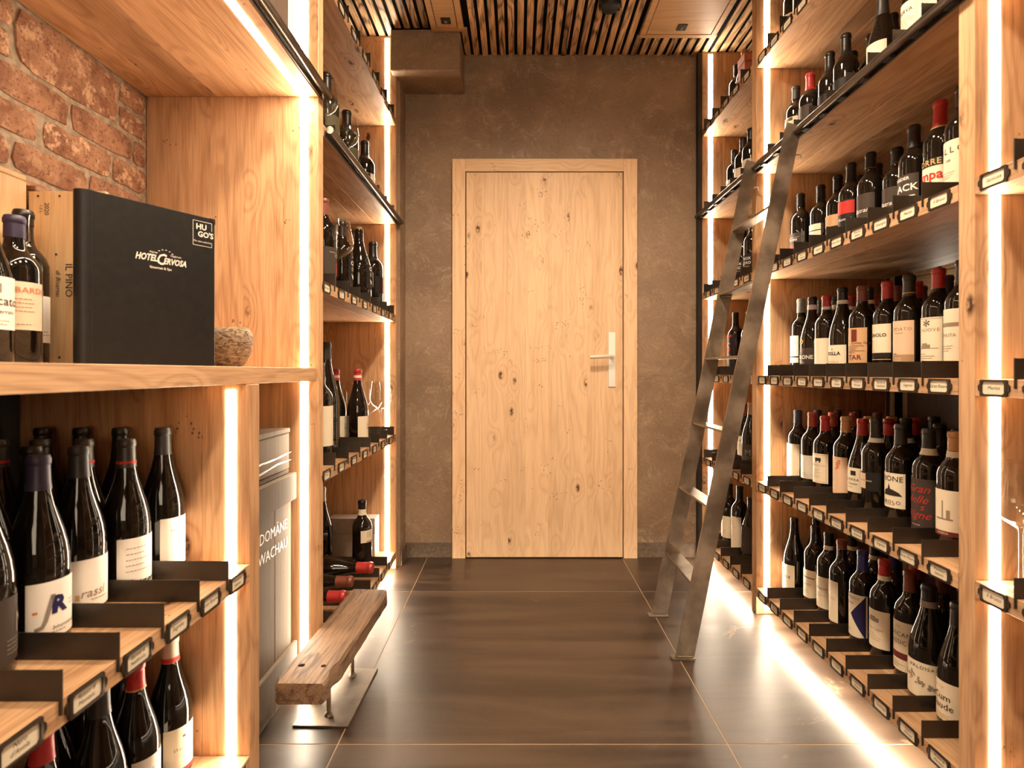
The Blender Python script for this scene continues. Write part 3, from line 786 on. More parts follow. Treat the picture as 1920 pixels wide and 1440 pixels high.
boxo_l = MB().box(-0.075, 0.075, -0.155, 0.138, 0.0, 0.006, 0.001)
mbo('base_plate', boxo_l, 'plate_steel', be, (-0.004, 0, 0), None, True)
for y in (-0.108, 0.095):
    mbo('rod', MB().tube([(0, 0, 0.005), (0, 0, 0.148)], 0.006, 12), 'raw_steel', be, (0.003, y, 0), 40, True)
    mbo('weld', MB().lathe([(0, 0.012), (0.006, 0.012), (0.0115, 0.003), (0.012, 0.0), (0, 0.0)], 14), 'raw_steel', be, (0.003, y, 0.006), 60, True)

# ================================================================== CRATE in the recess
cr = thing('wine_crate', 'tall grey-washed wooden wine crate with white lettering, beside the lit upright', 'crate', (-0.80, 1.464, 0))
CX = -0.655
def crt(name, mat, x0, x1, y0, y1, z0, z1, c=0.002): return boxo(name, mat, x0, x1, y0, y1, z0, z1, cr, c)
for y0, y1 in ((1.300, 1.405), (1.406, 1.515), (1.516, 1.625)):
    crt('front_board', 'crate_grey', CX - 0.014, CX, y0, y1, 0.03, 0.584)
crt('side_board', 'crate_grey', -0.96, CX - 0.015, 1.300, 1.314, 0.03, 0.66)
crt('side_board', 'crate_grey', -0.96, CX - 0.015, 1.611, 1.625, 0.03, 0.66)
crt('back_board', 'crate_grey', -0.974, -0.961, 1.300, 1.625, 0.03, 0.66)
crt('base_board', 'crate_dark', -0.96, CX - 0.02, 1.302, 1.623, 0.0, 0.03)
lid = crt('lid_batten', 'crate_grey', CX - 0.005, CX + 0.012, 1.293, 1.636, 0.585, 0.662)
crt('foot_batten', 'crate_grey', CX + 0.0005, CX + 0.012, 1.293, 1.640, 0.075, 0.170)
crt('lid', 'crate_grey', -0.974, CX - 0.006, 1.300, 1.625, 0.661, 0.675)
up_ = thing('wooden_case', 'smaller pale grey case on top of the lettered crate', 'crate', (-0.80, 1.464, 0.675))
boxo('body', 'crate_grey', -0.955, CX - 0.002, 1.306, 1.618, 0.6755, 0.780, up_, 0.003)
boxo('lid', 'crate_grey', -0.957, CX, 1.304, 1.620, 0.7805, 0.793, up_, 0.002)
tp = MB()
for k in range(2):
    zc = 0.698 + k * 0.022
    tp.tube([(CX + 0.001, 1.308, zc - 0.006), (CX + 0.003, 1.40, zc - 0.008 + 0.006 * math.sin(k)), (CX + 0.003, 1.52, zc + 0.004 * math.cos(k * 2)), (CX + 0.001, 1.617, zc + 0.003)], 0.0022, 8)
mbo('plastic_wrap', rel(tp, (CX, 1.46, 0.71)), 'glass', up_, (CX, 1.46, 0.71), 60)
def wall_text(body, size, x, yc, z, parent, mat, **kw):
    """lettering on a plane facing +x"""
    v, f = text_geo(body, size, **kw)
    me = flat_mesh('lettering', [([(0, p[0], p[1]) for p in v], f)], mat)
    link('lettering', me, None, parent, (x, yc, z))
wall_text('DOMÄNE', 0.0405, CX + 0.0008, 1.510, 0.522, cr, 'paper_white', bold=0.0)
wall_text('WACHAU', 0.0405, CX + 0.0008, 1.508, 0.470, cr, 'paper_white', bold=0.0)

# dark cases on the shelf above the counter
def case(name, label, mat, x0, x1, y0, y1, z0, z1, cat='crate', lidm=None):
    t = thing(name, label, cat, ((x0 + x1) / 2, (y0 + y1) / 2, z0))
    boxo('body', mat, x0, x1, y0, y1, z0, z1 - 0.012, t, 0.002)
    boxo('lid', lidm or mat, x0, x1, y0, y1, z1 - 0.0118, z1, t, 0.002)
    return t
case('wooden_case', 'smoke-brown wooden case on the overhead shelf, nearer the camera', 'crate_dark', -0.92, -0.620, 1.40, 1.520, SZ1, 2.14)
case('wooden_case', 'smoke-brown wooden case on the overhead shelf, against the lit upright', 'crate_dark', -0.94, -0.634, 1.558, 1.640, SZ1, 2.12)
case('white_carton', 'slim white carton between two dark cases on the overhead shelf', 'paper_white', -0.90, -0.624, 1.526, 1.553, SZ1, 2.10, 'carton')

# ================================================================== ON THE COUNTER
mf = thing('menu_folder', 'large black wine list folder with silver logos on the oak counter', 'folder', (-0.794, 1.05, CZ1), math.radians(59.4))
FW, FH_ = 0.2343, 0.329
mbo('front_cover', MB().box(0.0, FW, 0.0, 0.003, 0.0, FH_, 0.001), 'leatherette', mf, (0, 0, 0), None, True)
mbo('back_cover', MB().box(0.0, FW, 0.033, 0.036, 0.0, FH_, 0.001), 'leatherette', mf, (0, 0, 0), None, True)
mbo('pages', MB().box(0.004, FW - 0.0015, 0.0032, 0.0328, 0.003, FH_ - 0.004), 'page', mf, (0, 0, 0), None, True)
sp_ = [(0.0, 0.0)] + [(-0.020 * math.sin(PI * i / 10) - 0.004, 0.018 - 0.018 * math.cos(PI * i / 10)) for i in range(11)] + [(0.0, 0.036), (0.004, 0.033), (0.004, 0.003)]
mbo('spine', MB().prism(sp_, 2, 0.0, FH_), 'leatherette', mf, (0, 0, 0), 40, True)
def cover_print(name, geos, mat='silver_ink'):
    link(name, flat_mesh(name, geos, mat), None, mf, (0, -0.0006, 0), (0, 0, 0), True)
def ft(body, size, x, z, sx=1.0, **kw):
    v, f = text_geo(body, size, **kw)
    return ([(x + p[0] * sx, 0, z + p[1]) for p in v], f)
def frect(x0, x1, z0, z1): return ([(x0, 0, z0), (x1, 0, z0), (x1, 0, z1), (x0, 0, z1)], [(0, 1, 2, 3)])
x0, x1, z0, z1, tt = 0.185, 0.227, 0.264, 0.318, 0.0009
cover_print('corner_logo', [frect(x0, x1, z1 - tt, z1), frect(x0, x1, z0, z0 + tt), frect(x0, x0 + tt, z0, z1), frect(x1 - tt, x1, z0, z0 + 0.010), frect(x1 - tt, x1, z1 - 0.018, z1),
    ft('HU', 0.0165, 0.2035, 0.305, bold=0.03), ft("GO'S", 0.0165, 0.213, 0.289, 0.95, bold=0.03), ft('The wine selection', 0.0058, 0.2055, 0.2735, 0.9, shear=0.35)])
dots = []
for i in range(7):
    a = math.radians(150 - i * 22)
    cx_, cz_ = 0.128 + 0.019 * math.cos(a), 0.224 + 0.017 * math.sin(a)
    dots.append(frect(cx_ - 0.0017, cx_ + 0.0017, cz_ - 0.0008, cz_ + 0.0008))
cover_print('hotel_logo', [ft('HOTEL', 0.0185, 0.0915, 0.2205, 0.70, shear=0.3, bold=0.035), ft('C', 0.032, 0.1185, 0.2195, 0.8, shear=0.3, bold=0.02), ft('ERVOSA', 0.0175, 0.1475, 0.2175, 0.72, shear=0.3, bold=0.035),
    ft('Alpin', 0.006, 0.104, 0.233), ft('Wellness', 0.006, 0.1495, 0.2305), ft('Gourmet & Spa', 0.0068, 0.1195, 0.202, bold=0.02)] + dots)
mf_c = MB().prism([(FW - 0.012, FH_ + 0.0004), (FW + 0.0006, FH_ + 0.0004), (FW + 0.0006, FH_ - 0.012)], 1, -0.0006, 0.002)
mbo('metal_corner', mf_c, 'brass', mf, (0, 0, 0), None, True)
mbo('metal_corner', MB().prism([(FW - 0.010, -0.0001), (FW + 0.0006, -0.0001), (FW + 0.0006, 0.010)], 1, -0.0006, 0.002), 'brass', mf, (0, 0, 0), None, True)

pb = thing('wine_case', 'upright pale pine wine case printed with dark lettering behind the black folder', 'crate', (-0.94, 1.22, CZ1))
for x0, x1 in ((-1.020, -0.967), (-0.9665, -0.913), (-0.9125, -0.860)):
    boxo('board', 'crate_pine', x0, x1, 1.170, 1.180, CZ1, 1.332, pb, 0.0006)
boxo('case_body', 'crate_pine', -1.019, -0.861, 1.1805, 1.270, CZ1, 1.330, pb, 0.001)
for x, z in ((-1.000, 1.322), (-0.955, 1.322), (-0.90, 1.322), (-0.962, 1.20), (-0.955, 0.985)):
    mbo('nail', MB().tube([(0, 0, 0), (0, -0.0012, 0)], 0.0022, 10), 'black', pb, (x, 1.170, z))
def down_text(body, size, x, y, z, parent, mat='paper_ink', **kw):
    v, f = text_geo(body, size, **kw)
    link('lettering', flat_mesh('lettering', [([(p[1], 0, -p[0]) for p in v], f)], mat), None, parent, (x, y, z))
down_text('IL PINO', 0.021, -0.936, 1.1693, 1.146, pb)
down_text('di Biserno', 0.0135, -0.958, 1.1693, 1.140, pb, shear=0.35)
down_text('TENUTA DI BISERNO', 0.0105, -0.979, 1.1693, 1.125, pb)
down_text('2020', 0.0135, -0.982, 1.1693, 1.295, pb)
down_text('1,5 L', 0.0085, -0.994, 1.1693, 1.295, pb)
bx2 = case('wine_case', 'reddish-brown wine case squeezed between pale cases at the brick wall', 'crate_brown', -1.080, -1.022, 1.19, 1.262, CZ1, 1.352)
down_text('TOSCANA', 0.013, -1.036, 1.1893, 1.30, bx2)
case('wine_case', 'pale pine case at the left picture edge before the bricks', 'crate_pine', -1.082, -1.019, 1.075, 1.165, CZ1, 1.362)
sb = thing('stone_bowl', 'rough grey-brown rounded stone bowl beside the black folder', 'bowl', (-0.728, 1.42, CZ1))
pr = [(0, 0.0), (0.026, 0.0), (0.036, 0.010), (0.047, 0.032), (0.0545, 0.058), (0.0555, 0.075), (0.051, 0.090), (0.041, 0.0985), (0.030, 0.099), (0.022, 0.092), (0, 0.086)]
mb = MB().lathe(pr, 30)
mb.v = [(x * (1 + 0.04 * math.sin(3 * math.atan2(y, x) + z * 40)), y * (1 + 0.03 * math.cos(2 * math.atan2(y, x))), z + x * 0.06) for x, y, z in mb.v]
mb.v = [(x, y, max(z, 0.0)) for x, y, z in mb.v]
mbo('bowl_body', mb, 'stone', sb, (0, 0, 0), 60, True)

# wall lamp of the neighbouring room, seen between the bottles
wl_ = thing('wall_lamp', 'curved grey lamp arm with a glowing globe behind the wide right bay', 'lamp', (1.79, 2.36, 1.22))
mbo('arm', MB().tube([(0.09, 0.0, 0.25), (0.03, 0.0, 0.24), (-0.005, 0, 0.20), (-0.01, 0, 0.14), (0.0, 0, 0.09), (0.03, 0, 0.05), (0.05, 0, 0.035)], [0.006, 0.007, 0.009, 0.010, 0.009, 0.008, 0.007], 10), 'carton', wl_, (0, 0, 0), 60, True)
mbo('globe', MB().lathe([(0, -0.04)] + [(0.04 * math.cos(a), 0.04 * math.sin(a)) for a in [math.radians(-75 + 15 * i) for i in range(11)]] + [(0, 0.04)], 20), 'globe_glass', wl_, (0.02, 0, 0.0), 60, True)

# ================================================================== GLASSES
GP = [(0, 0.0), (0.036, 0.0), (0.0365, 0.0015), (0.030, 0.003), (0.008, 0.006), (0.0042, 0.012), (0.0036, 0.05), (0.0036, 0.105), (0.006, 0.112), (0.022, 0.121), (0.038, 0.134), (0.0475, 0.152), (0.0485, 0.165), (0.044, 0.195), (0.0375, 0.235),
      (0.0365, 0.235), (0.043, 0.195), (0.0475, 0.165), (0.0463, 0.152), (0.037, 0.1355), (0.0215, 0.1225), (0.006, 0.1145), (0, 0.1135)]
GME = MB().lathe(GP, 36).mesh('bowl_and_stem', 60); GME.materials.append(M['glass'])
def wineglass(key, y, u, h, label, rs=1.0):
    z = SHELF[key]['z']; x = (u - U0) * y / F
    t = thing('wine_glass', label, 'glass', (x, y, z + 0.0003), 0, 'empty stemmed wine glasses on the shelves')
    o = link('bowl_and_stem', GME, None, t, (0, 0, 0), (0, 0, 0), True)
    o.scale = (rs, rs, h / 0.235)

# ================================================================== BOTTLES
SHAPES = {
 'bord': (0.0375, [(0, 0.003), (0.026, 0.0), (0.035, 0.001), (0.0375, 0.005), (0.0375, 0.188), (0.0368, 0.197), (0.0335, 0.208), (0.027, 0.219), (0.0205, 0.227), (0.0165, 0.236), (0.0148, 0.248), (0.0140, 0.286), (0.0152, 0.2865), (0.0152, 0.294), (0.0140, 0.2945), (0.0135, 0.2985), (0, 0.2985)]),
 'burg': (0.0405, [(0, 0.003), (0.028, 0.0), (0.038, 0.001), (0.0405, 0.005), (0.0405, 0.128), (0.0398, 0.142), (0.0372, 0.160), (0.0325, 0.180), (0.0265, 0.200), (0.0208, 0.220), (0.0168, 0.240), (0.0150, 0.258), (0.0142, 0.286), (0.0156, 0.2865), (0.0156, 0.294), (0.0142, 0.2945), (0.0137, 0.2985), (0, 0.2985)]),
}
BME = {}
def shape_mesh(shape, kind, a=0.0, b2=0.0):
    k = (shape, kind, round(a, 4), round(b2, 4))
    if k in BME: return BME[k]
    r, prof = SHAPES[shape]
    def rad(z):
        for (r0, z0), (r1, z1) in zip(prof[3:], prof[4:]):
            if z0 <= z <= z1: return r0 + (r1 - r0) * (z - z0) / max(1e-9, z1 - z0)
        return 0.014
    if kind == 'body': me = MB().lathe(prof, 32).mesh('glass_body', 50)
    elif kind == 'cap':
        zs = [0.3 - a] + [z for _, z in prof if 0.3 - a + 0.004 < z < 0.284]
        p = [(rad(z) + 0.0007, z) for z in zs] + [(0.0148, 0.284), (0.0161, 0.2855), (0.0163, 0.294), (0.0150, 0.2965), (0.0148, 0.2992), (0.0140, 0.3002), (0, 0.3003)]
        me = MB().lathe(p, 28).mesh('capsule', 40)
    elif kind == 'band':
        zs = [a, (a + b2) / 2, b2]
        p = [(rad(z) + 0.0013, z) for z in zs]
        me = MB().lathe(p, 28).mesh('neck_band', 60)
    BME[k] = me
    return me
def patch(r, x0, x1, z0, z1, n=8):
    n = max(1, int(abs(x1 - x0) / r / 0.075) + 1)
    vs = []; fs = []
    for i in range(n + 1):
        a = (x0 + (x1 - x0) * i / n) / r
        vs += [(r * math.cos(a), r * math.sin(a), z0), (r * math.cos(a), r * math.sin(a), z1)]
    for i in range(n): fs.append((2 * i, 2 * i + 2, 2 * i + 3, 2 * i + 1))
    return vs, fs
def fine(geo, step=0.0035):
    """cut long triangles so that lettering follows the curve of the glass"""
    v, f = list(geo[0]), []
    st = [q for p in geo[1] for q in [(p[0], p[i], p[i + 1]) for i in range(1, len(p) - 1)]]
    while st:
        a, b2, c = st.pop()
        e = max(((abs(v[p][0] - v[q][0]), p, q, r) for p, q, r in ((a, b2, c), (b2, c, a), (c, a, b2))), key=lambda t: t[0])
        if e[0] <= step: f.append((a, b2, c)); continue
        _, p, q, r = e
        m = len(v); v.append(((v[p][0] + v[q][0]) / 2, (v[p][1] + v[q][1]) / 2))
        st += [(p, m, r), (m, q, r)]
    return v, f
def wrap(r, v, xo, zo): return [(r * math.cos((p[0] + xo) / r), r * math.sin((p[0] + xo) / r), p[1] + zo) for p in v]
def tri(r, pts): return wrap(r, pts, 0, 0), [tuple(range(len(pts)))]
# label designs: z0, z1, half arc (deg), paper, phrase, prints
T = lambda s, z, size, col='ink', x=0.0, sh=0.0, bd=0.0, sp=1.0: ('T', s, z, size, col, x, sh, bd, sp)
R_ = lambda z0, z1, x0, x1, col: ('R', z0, z1, x0, x1, col)
LN = lambda z, n, x0=-0.03, x1=0.03, col='print', st=0.006: ('L', z, n, x0, x1, col, st)
LAB = {
 'none': None,
 'plain': (0.040, 0.145, 74, 'cream', 'plain cream label', [LN(0.075, 3, 0.0, 0.03)]),
 'white': (0.045, 0.135, 70, 'white', 'plain white label', [LN(0.065, 2, 0.0, 0.03)]),
 'lines': (0.040, 0.135, 74, 'cream', 'cream label with fine print', [T('RISERVA', 0.112, 0.014), LN(0.095, 6)]),
 'fleur': (0.055, 0.165, 74, 'cream', 'ragged cream label', [LN(0.12, 2), R_(0.150, 0.163, -0.03, 0.03, 'olive'), R_(0.143, 0.150, 0.0, 0.012, 'olive')]),
 'dark': (0.040, 0.165, 74, 'darkbrown', 'dark brown label', [LN(0.08, 2, -0.02, 0.03, 'grey')]),
 'blackl': (0.045, 0.145, 74, 'black', 'black label', [T('Nero', 0.10, 0.018, 'grey', 0.008, 0.3), LN(0.075, 2, -0.02, 0.03, 'grey')]),
 'redsq': (0.040, 0.135, 74, 'darkbrown', 'dark label with a red square', [R_(0.045, 0.088, 0.0, 0.034, 'red'), T('I TONI', 0.108, 0.014, 'white', 0.012), R_(0.117, 0.120, -0.03, 0.04, 'grey'), R_(0.060, 0.066, 0.004, 0.028, 'tan')]),
 'tower': (0.035, 0.145, 62, 'cream', 'cream label with a drawn tower', [R_(0.118, 0.122, -0.03, 0.045, 'ink'), R_(0.055, 0.095, 0.012, 0.014, 'print'), R_(0.055, 0.095, 0.026, 0.028, 'print'), R_(0.093, 0.096, 0.010, 0.030, 'print')]),
 'tanband': (0.040, 0.150, 74, 'black', 'black label with a tan upper band', [R_(0.108, 0.150, -0.048, 0.048, 'tan'), T('Salice', 0.083, 0.015, 'cream', 0.01, 0.3), LN(0.07, 2, -0.01, 0.035, 'grey')]),
 'redband': (0.030, 0.170, 74, 'black', 'black label with a red upper band', [R_(0.122, 0.165, -0.048, 0.048, 'red'), T('I Romani', 0.103, 0.014, 'white', 0.012, 0.3), LN(0.06, 1, -0.01, 0.03, 'grey')]),
 'script': (0.045, 0.160, 74, 'darkbrown', 'dark label with white script', [T('Ilatraia', 0.105, 0.020, 'white', 0.010, 0.35), R_(0.075, 0.077, -0.03, 0.045, 'cream'), LN(0.06, 1, -0.03, 0.0, 'grey')]),
 'print': (0.035, 0.150, 74, 'darkbrown', 'dark label with bold white capitals', [T('INSIDER', 0.138, 0.013, 'white', 0.004, 0, 0.02), T('BLACK', 0.110, 0.028, 'white', 0.004, 0, 0.02), T('PRINT', 0.078, 0.022, 'white', 0.006, 0, 0.02, 1.2), LN(0.05, 1, -0.03, 0.0, 'grey')]),
 'campar': (0.035, 0.145, 74, 'cream', 'cream label with red blackletter word', [R_(0.126, 0.146, -0.048, 0.048, 'black'), T('TORRE', 0.136, 0.021, 'gold', 0.004, 0, 0.02, 1.15), T('Campar', 0.103, 0.034, 'red', 0.002, 0, 0.02), LN(0.08, 4, -0.03, 0.02), R_(0.044, 0.070, 0.024, 0.040, 'gold')]),
 'el': (0.035, 0.160, 74, 'cream', 'cream label with spaced capitals', [T('BELLO', 0.135, 0.022, 'ink', -0.004, 0, 0, 1.5), T('DEI', 0.11, 0.009), LN(0.08, 3)]),
 'duo': (0.050, 0.155, 52, 'white', 'narrow white label with a black line', [R_(0.070, 0.075, -0.04, 0.04, 'black'), LN(0.135, 3, 0.0, 0.025)]),
 'arone': (0.020, 0.105, 74, 'darkbrown', 'dark label lettered in white', [T('AMARONE', 0.070, 0.020, 'white', 0.002, 0, 0.02), R_(0.092, 0.099, 0.0, 0.006, 'red'), LN(0.055, 2, -0.02, 0.025, 'cream'), LN(0.037, 1, -0.005, 0.012, 'cream'), T('o', 0.132, 0.03, 'gold', 0.006, 0, 0.06), R_(0.020, 0.026, 0.0, 0.02, 'red')]),
 'trap': (0.020, 0.140, 74, 'cream', 'tall blank cream label', [LN(0.034, 1, 0.0, 0.022, 'red')]),
 'rolla': (0.012, 0.105, 76, 'cream', 'cream label lettered with serif capitals', [T('ZOROLLA', 0.076, 0.0165, 'ink', 0.000, 0, 0.025), T('VALPOLICELLA', 0.048, 0.0085, 'print', 0.004), T('RIPASSO', 0.036, 0.009, 'ink', 0.002), R_(0.088, 0.094, 0.006, 0.012, 'gold'), LN(0.022, 1)]),
 'istar': (0.045, 0.160, 76, 'tan', 'tan label with dark red capitals', [T('LISTAR', 0.062, 0.023, 'maroon', 0.000, 0, 0.01), R_(0.115, 0.155, 0.004, 0.022, 'maroon'), LN(0.100, 5, -0.03, 0.044, 'ink', 0.0055), T('Conte Vasari', 0.110, 0.012, 'ink', 0.036, 0.3)]),
 'gnolo': (0.075, 0.165, 74, 'cream', 'cream label over a black stripe', [T('BOLGNOLO', 0.130, 0.0145, 'ink', -0.002, 0, 0.02), R_(0.060, 0.0745, -0.048, 0.048, 'black'), R_(0.053, 0.0555, -0.048, 0.048, 'gold'), LN(0.11, 1, -0.03, 0.0)]),
 'sunset': (0.038, 0.165, 74, 'peach', 'sandy landscape label', [R_(0.038, 0.066, -0.048, 0.048, 'sand'), R_(0.066, 0.070, -0.01, 0.005, 'print'), T('CIACCIATO', 0.140, 0.013, 'print', 0.004, 0, 0, 1.2), LN(0.055, 2, 0.0, 0.03, 'cream'), LN(0.128, 1, 0.0, 0.03)]),
 'nuove': (0.035, 0.165, 76, 'cream', 'cream label with a villa drawing and border', [R_(0.0385, 0.0395, -0.045, 0.045, 'print'), R_(0.1605, 0.1615, -0.045, 0.045, 'print'), R_(0.0385, 0.1615, 0.0440, 0.0450, 'print'), T('LE NUOVE', 0.130, 0.013, 'print', 0.004, 0, 0, 1.2), T('*', 0.140, 0.045, 'ink', 0.008), R_(0.080, 0.090, -0.01, 0.018, 'print'), R_(0.090, 0.094, -0.006, 0.010, 'grey'), R_(0.079, 0.0805, -0.03, 0.035, 'print'), LN(0.064, 3)]),
 'villa': (0.035, 0.175, 76, 'cream', 'cream label with a pale villa drawing', [T('TENUTA', 0.108, 0.012, 'print'), R_(0.130, 0.140, -0.02, 0.03, 'print'), LN(0.08, 3)]),
 'tall': (0.015, 0.165, 76, 'cream', 'tall cream label', [LN(0.115, 1, 0.01, 0.025)]),
 'boar': (0.050, 0.160, 74, 'cream', 'bordered cream label with a black boar', [R_(0.054, 0.0552, -0.044, 0.044, 'gold'), R_(0.1548, 0.156, -0.044, 0.044, 'gold'), R_(0.054, 0.156, 0.042, 0.0432, 'gold'), R_(0.132, 0.144, 0.004, 0.026, 'ink'), R_(0.126, 0.132, 0.006, 0.010, 'ink'), R_(0.126, 0.132, 0.020, 0.024, 'ink'), T('MONGOLLO', 0.116, 0.0105, 'print', 0.006, 0, 0, 1.2), LN(0.10, 6)]),
 'lion': (0.030, 0.160, 66, 'peach', 'peach label with a small red lion', [R_(0.120, 0.142, 0.008, 0.018, 'orange'), R_(0.134, 0.150, 0.014, 0.022, 'orange'), R_(0.116, 0.122, 0.004, 0.012, 'orange')]),
 'crest': (0.060, 0.140, 74, 'cream', 'cream label with a dark crest', [R_(0.115, 0.130, 0.004, 0.022, 'ink'), T('GUERRA', 0.101, 0.012, 'ink', 0.006, 0, 0, 1.2), T('Toscana', 0.088, 0.010, 'ink', 0.010, 0.3), LN(0.075, 1)]),
 'small': (0.085, 0.140, 66, 'black', 'small black and tan label', [R_(0.090, 0.135, -0.04, 0.008, 'peach'), R_(0.112, 0.116, -0.03, 0.026, 'grey')]),
 'brione': (0.060, 0.160, 74, 'cream', 'cream label with a dark dome', [T('BARBRIONE', 0.143, 0.021, 'ink', -0.012), ('P', [(-0.012, 0.095), (0.042, 0.095), (0.034, 0.105), (0.020, 0.112), (0.012, 0.114), (0.008, 0.130), (0.004, 0.114), (-0.006, 0.110)], 'ink'), T('BAROLO', 0.076, 0.014, 'ink', 0.006, 0, 0, 1.25), LN(0.068, 1)]),
 'gran': (0.020, 0.165, 74, 'darkbrown', 'dark label with red handwriting', [T('Gran', 0.137, 0.030, 'red', 0.004, 0.45), T('delle', 0.108, 0.030, 'red', 0.002, 0.45), T('Vigne', 0.066, 0.030, 'red', 0.004, 0.45), T('s', 0.088, 0.026, 'red', 0.018, 0.3), LN(0.038, 1, -0.01, 0.025, 'cream'), LN(0.024, 1, -0.04, 0.035, 'red')]),
 'castle': (0.040, 0.155, 76, 'cream', 'cream label with a faint castle and brown foot', [R_(0.040, 0.052, -0.048, 0.048, 'maroon'), R_(0.080, 0.084, -0.01, 0.03, 'print'), T('RISERVA', 0.046, 0.007, 'cream', 0.008), R_(0.084, 0.128, 0.006, 0.009, 'print'), R_(0.084, 0.105, 0.016, 0.024, 'print')]),
 'rupile': (0.020, 0.120, 70, 'cream', 'cream label with a small bird', [T('RUPILE', 0.072, 0.014, 'ink', 0.008, 0, 0.01, 1.3), R_(0.096, 0.104, 0.000, 0.008, 'ink'), R_(0.088, 0.098, 0.006, 0.009, 'ink'), LN(0.055, 3)]),
 'swoosh': (0.030, 0.135, 72, 'cream', 'cream label with a black sweeping line', [('P', [(-0.03, 0.112), (0.0, 0.106), (0.04, 0.104), (0.044, 0.107), (0.0, 0.109)], 'ink'), T('Lagrein', 0.082, 0.013, 'print', 0.01, 0.3), LN(0.06, 3)]),
 'leaf': (0.035, 0.145, 74, 'cream', 'cream label with a small sketch', [T('Cortaccio', 0.105, 0.013, 'ink', 0.008, 0.35), LN(0.085, 3)]),
 'slim': (0.030, 0.165, 40, 'cream', 'slim cream label', [LN(0.11, 2, 0.0, 0.02)]),
 'diamond': (0.030, 0.165, 76, 'cream', 'cream label with a big navy triangle', [('P', [(0.000, 0.100), (0.046, 0.165), (0.046, 0.032), (0.043, 0.032)], 'navy'), T('CA MARCO', 0.152, 0.009, 'ink', 0.0, 0, 0, 1.3), T('Promis', 0.135, 0.010, 'ink', -0.004, 0.2), LN(0.06, 3, -0.04, 0.0)]),
 'chateau': (0.045, 0.155, 76, 'cream', 'cream label with an engraved house', [R_(0.120, 0.132, -0.01, 0.022, 'grey'), R_(0.132, 0.136, -0.006, 0.012, 'print'), T('Ser Lapo', 0.100, 0.012, 'print', 0.012), LN(0.085, 4)]),
 'classico': (0.030, 0.165, 76, 'cream', 'cream label with a dark red band', [R_(0.062, 0.080, -0.05, 0.05, 'maroon'), T('TOSCAN', 0.130, 0.0165, 'ink', 0.004, 0, 0, 1.1), T('CLASSICO', 0.108, 0.0165, 'ink', 0.002, 0, 0, 1.1), T('2015', 0.150, 0.009, 'print', 0.004), LN(0.052, 3), R_(0.0305, 0.1645, 0.0475, 0.0482, 'ink')]),
 'grapes': (0.020, 0.110, 84, 'cream', 'cream label with grey grape bunches', [T('VALDISAN', 0.097, 0.0115, 'ink', 0.030, 0, 0, 1.25)] + [('D',)]),
 'laude': (0.015, 0.110, 76, 'cream', 'cream label with the words in serif type', [T('Cum', 0.072, 0.022, 'ink', 0.000), T('laude', 0.050, 0.022, 'ink', 0.004), LN(0.095, 1, -0.02, 0.02, 'gold'), LN(0.028, 2, -0.03, 0.03, 'gold')]),
 'jr': (0.016, 0.105, 72, 'white', 'white label with large initials', [T('J', 0.062, 0.058, 'grey', -0.028, 0.25, 0.005), T('R', 0.066, 0.036, 'navy', -0.010, 0, 0.05), R_(0.058, 0.062, -0.043, -0.037, 'orange'), LN(0.066, 2, 0.008, 0.030, 'print'), T('Johanneshof', 0.032, 0.0075, 'ink', 0.000), LN(0.024, 1, -0.028, 0.01, 'grey')]),
 'tassl': (0.018, 0.105, 72, 'white', 'white label with pale script', [T('rassl', 0.046, 0.022, 'print', -0.016, 0.2), R_(0.036, 0.046, -0.042, -0.036, 'tan'), LN(0.033, 1, -0.02, 0.015, 'print')]),
 'glatzer': (0.010, 0.112, 76, 'white', 'white label covered in handwriting', [T('glatzer', 0.024, 0.024, 'ink', -0.016, 0.3, 0.01), LN(0.092, 5, -0.040, 0.012, 'print', 0.011)]),
 'tiny': (0.020, 0.118, 68, 'white', 'white label with one tiny line', [LN(0.092, 1, -0.030, -0.008, 'ink')]),
 'pdark': (0.020, 0.110, 84, 'darkbrown', 'dark label with grey ornament', [T('M', 0.07, 0.04, 'grey', 0.03), LN(0.05, 4, 0.0, 0.05, 'grey')]),
 'redbird': (0.014, 0.112, 76, 'cream', 'cream label with a small red mark', [R_(0.088, 0.093, -0.018, -0.011, 'red'), T('Weiss', 0.066, 0.011, 'print', -0.024, 0.3), R_(0.014, 0.022, -0.06, 0.06, 'red')]),
 'labar': (0.070, 0.165, 80, 'cream', 'cream label with orange lettering', [T('LABARDO', 0.148, 0.016, 'orange', 0.022), LN(0.130, 4, 0.005, 0.035, 'orange', 0.008), LN(0.080, 1, -0.03, 0.045, 'print')]),
 'moscato': (0.060, 0.150, 80, 'white', 'white label with black script', [T('Moscato', 0.108, 0.022, 'ink', 0.020), T('Monferrato', 0.090, 0.010, 'ink', 0.026), R_(0.122, 0.138, 0.0, 0.003, 'grey'), R_(0.122, 0.138, 0.024, 0.027, 'grey'), LN(0.074, 2, 0.02, 0.045)]),
 'ch': (0.060, 0.155, 40, 'black', 'white emblem printed on glass', [T('CH', 0.140, 0.022, 'white', 0.0, 0, 0.03), ('P', [(-0.012, 0.122), (0.0, 0.130), (0.012, 0.122), (0.009, 0.110), (-0.009, 0.110)], 'grey'), ('P', [(-0.012, 0.100), (0.0, 0.092), (0.012, 0.100), (0.004, 0.080), (-0.004, 0.080)], 'white')]),
 'redtri': (0.080, 0.150, 60, 'black', 'black label with a red shape', [('P', [(0.000, 0.082), (0.040, 0.082), (0.040, 0.122), (0.030, 0.132), (0.000, 0.148)], 'red'), LN(0.100, 2, 0.02, 0.035, 'orange')]),
 'barcode': (0.130, 0.180, 80, 'cream', 'cream back label and barcode', [LN(0.17, 4, -0.03, 0.02), R_(0.133, 0.136, -0.03, 0.03, 'red'), R_(0.105, 0.128, -0.002, 0.020, 'cream')]),
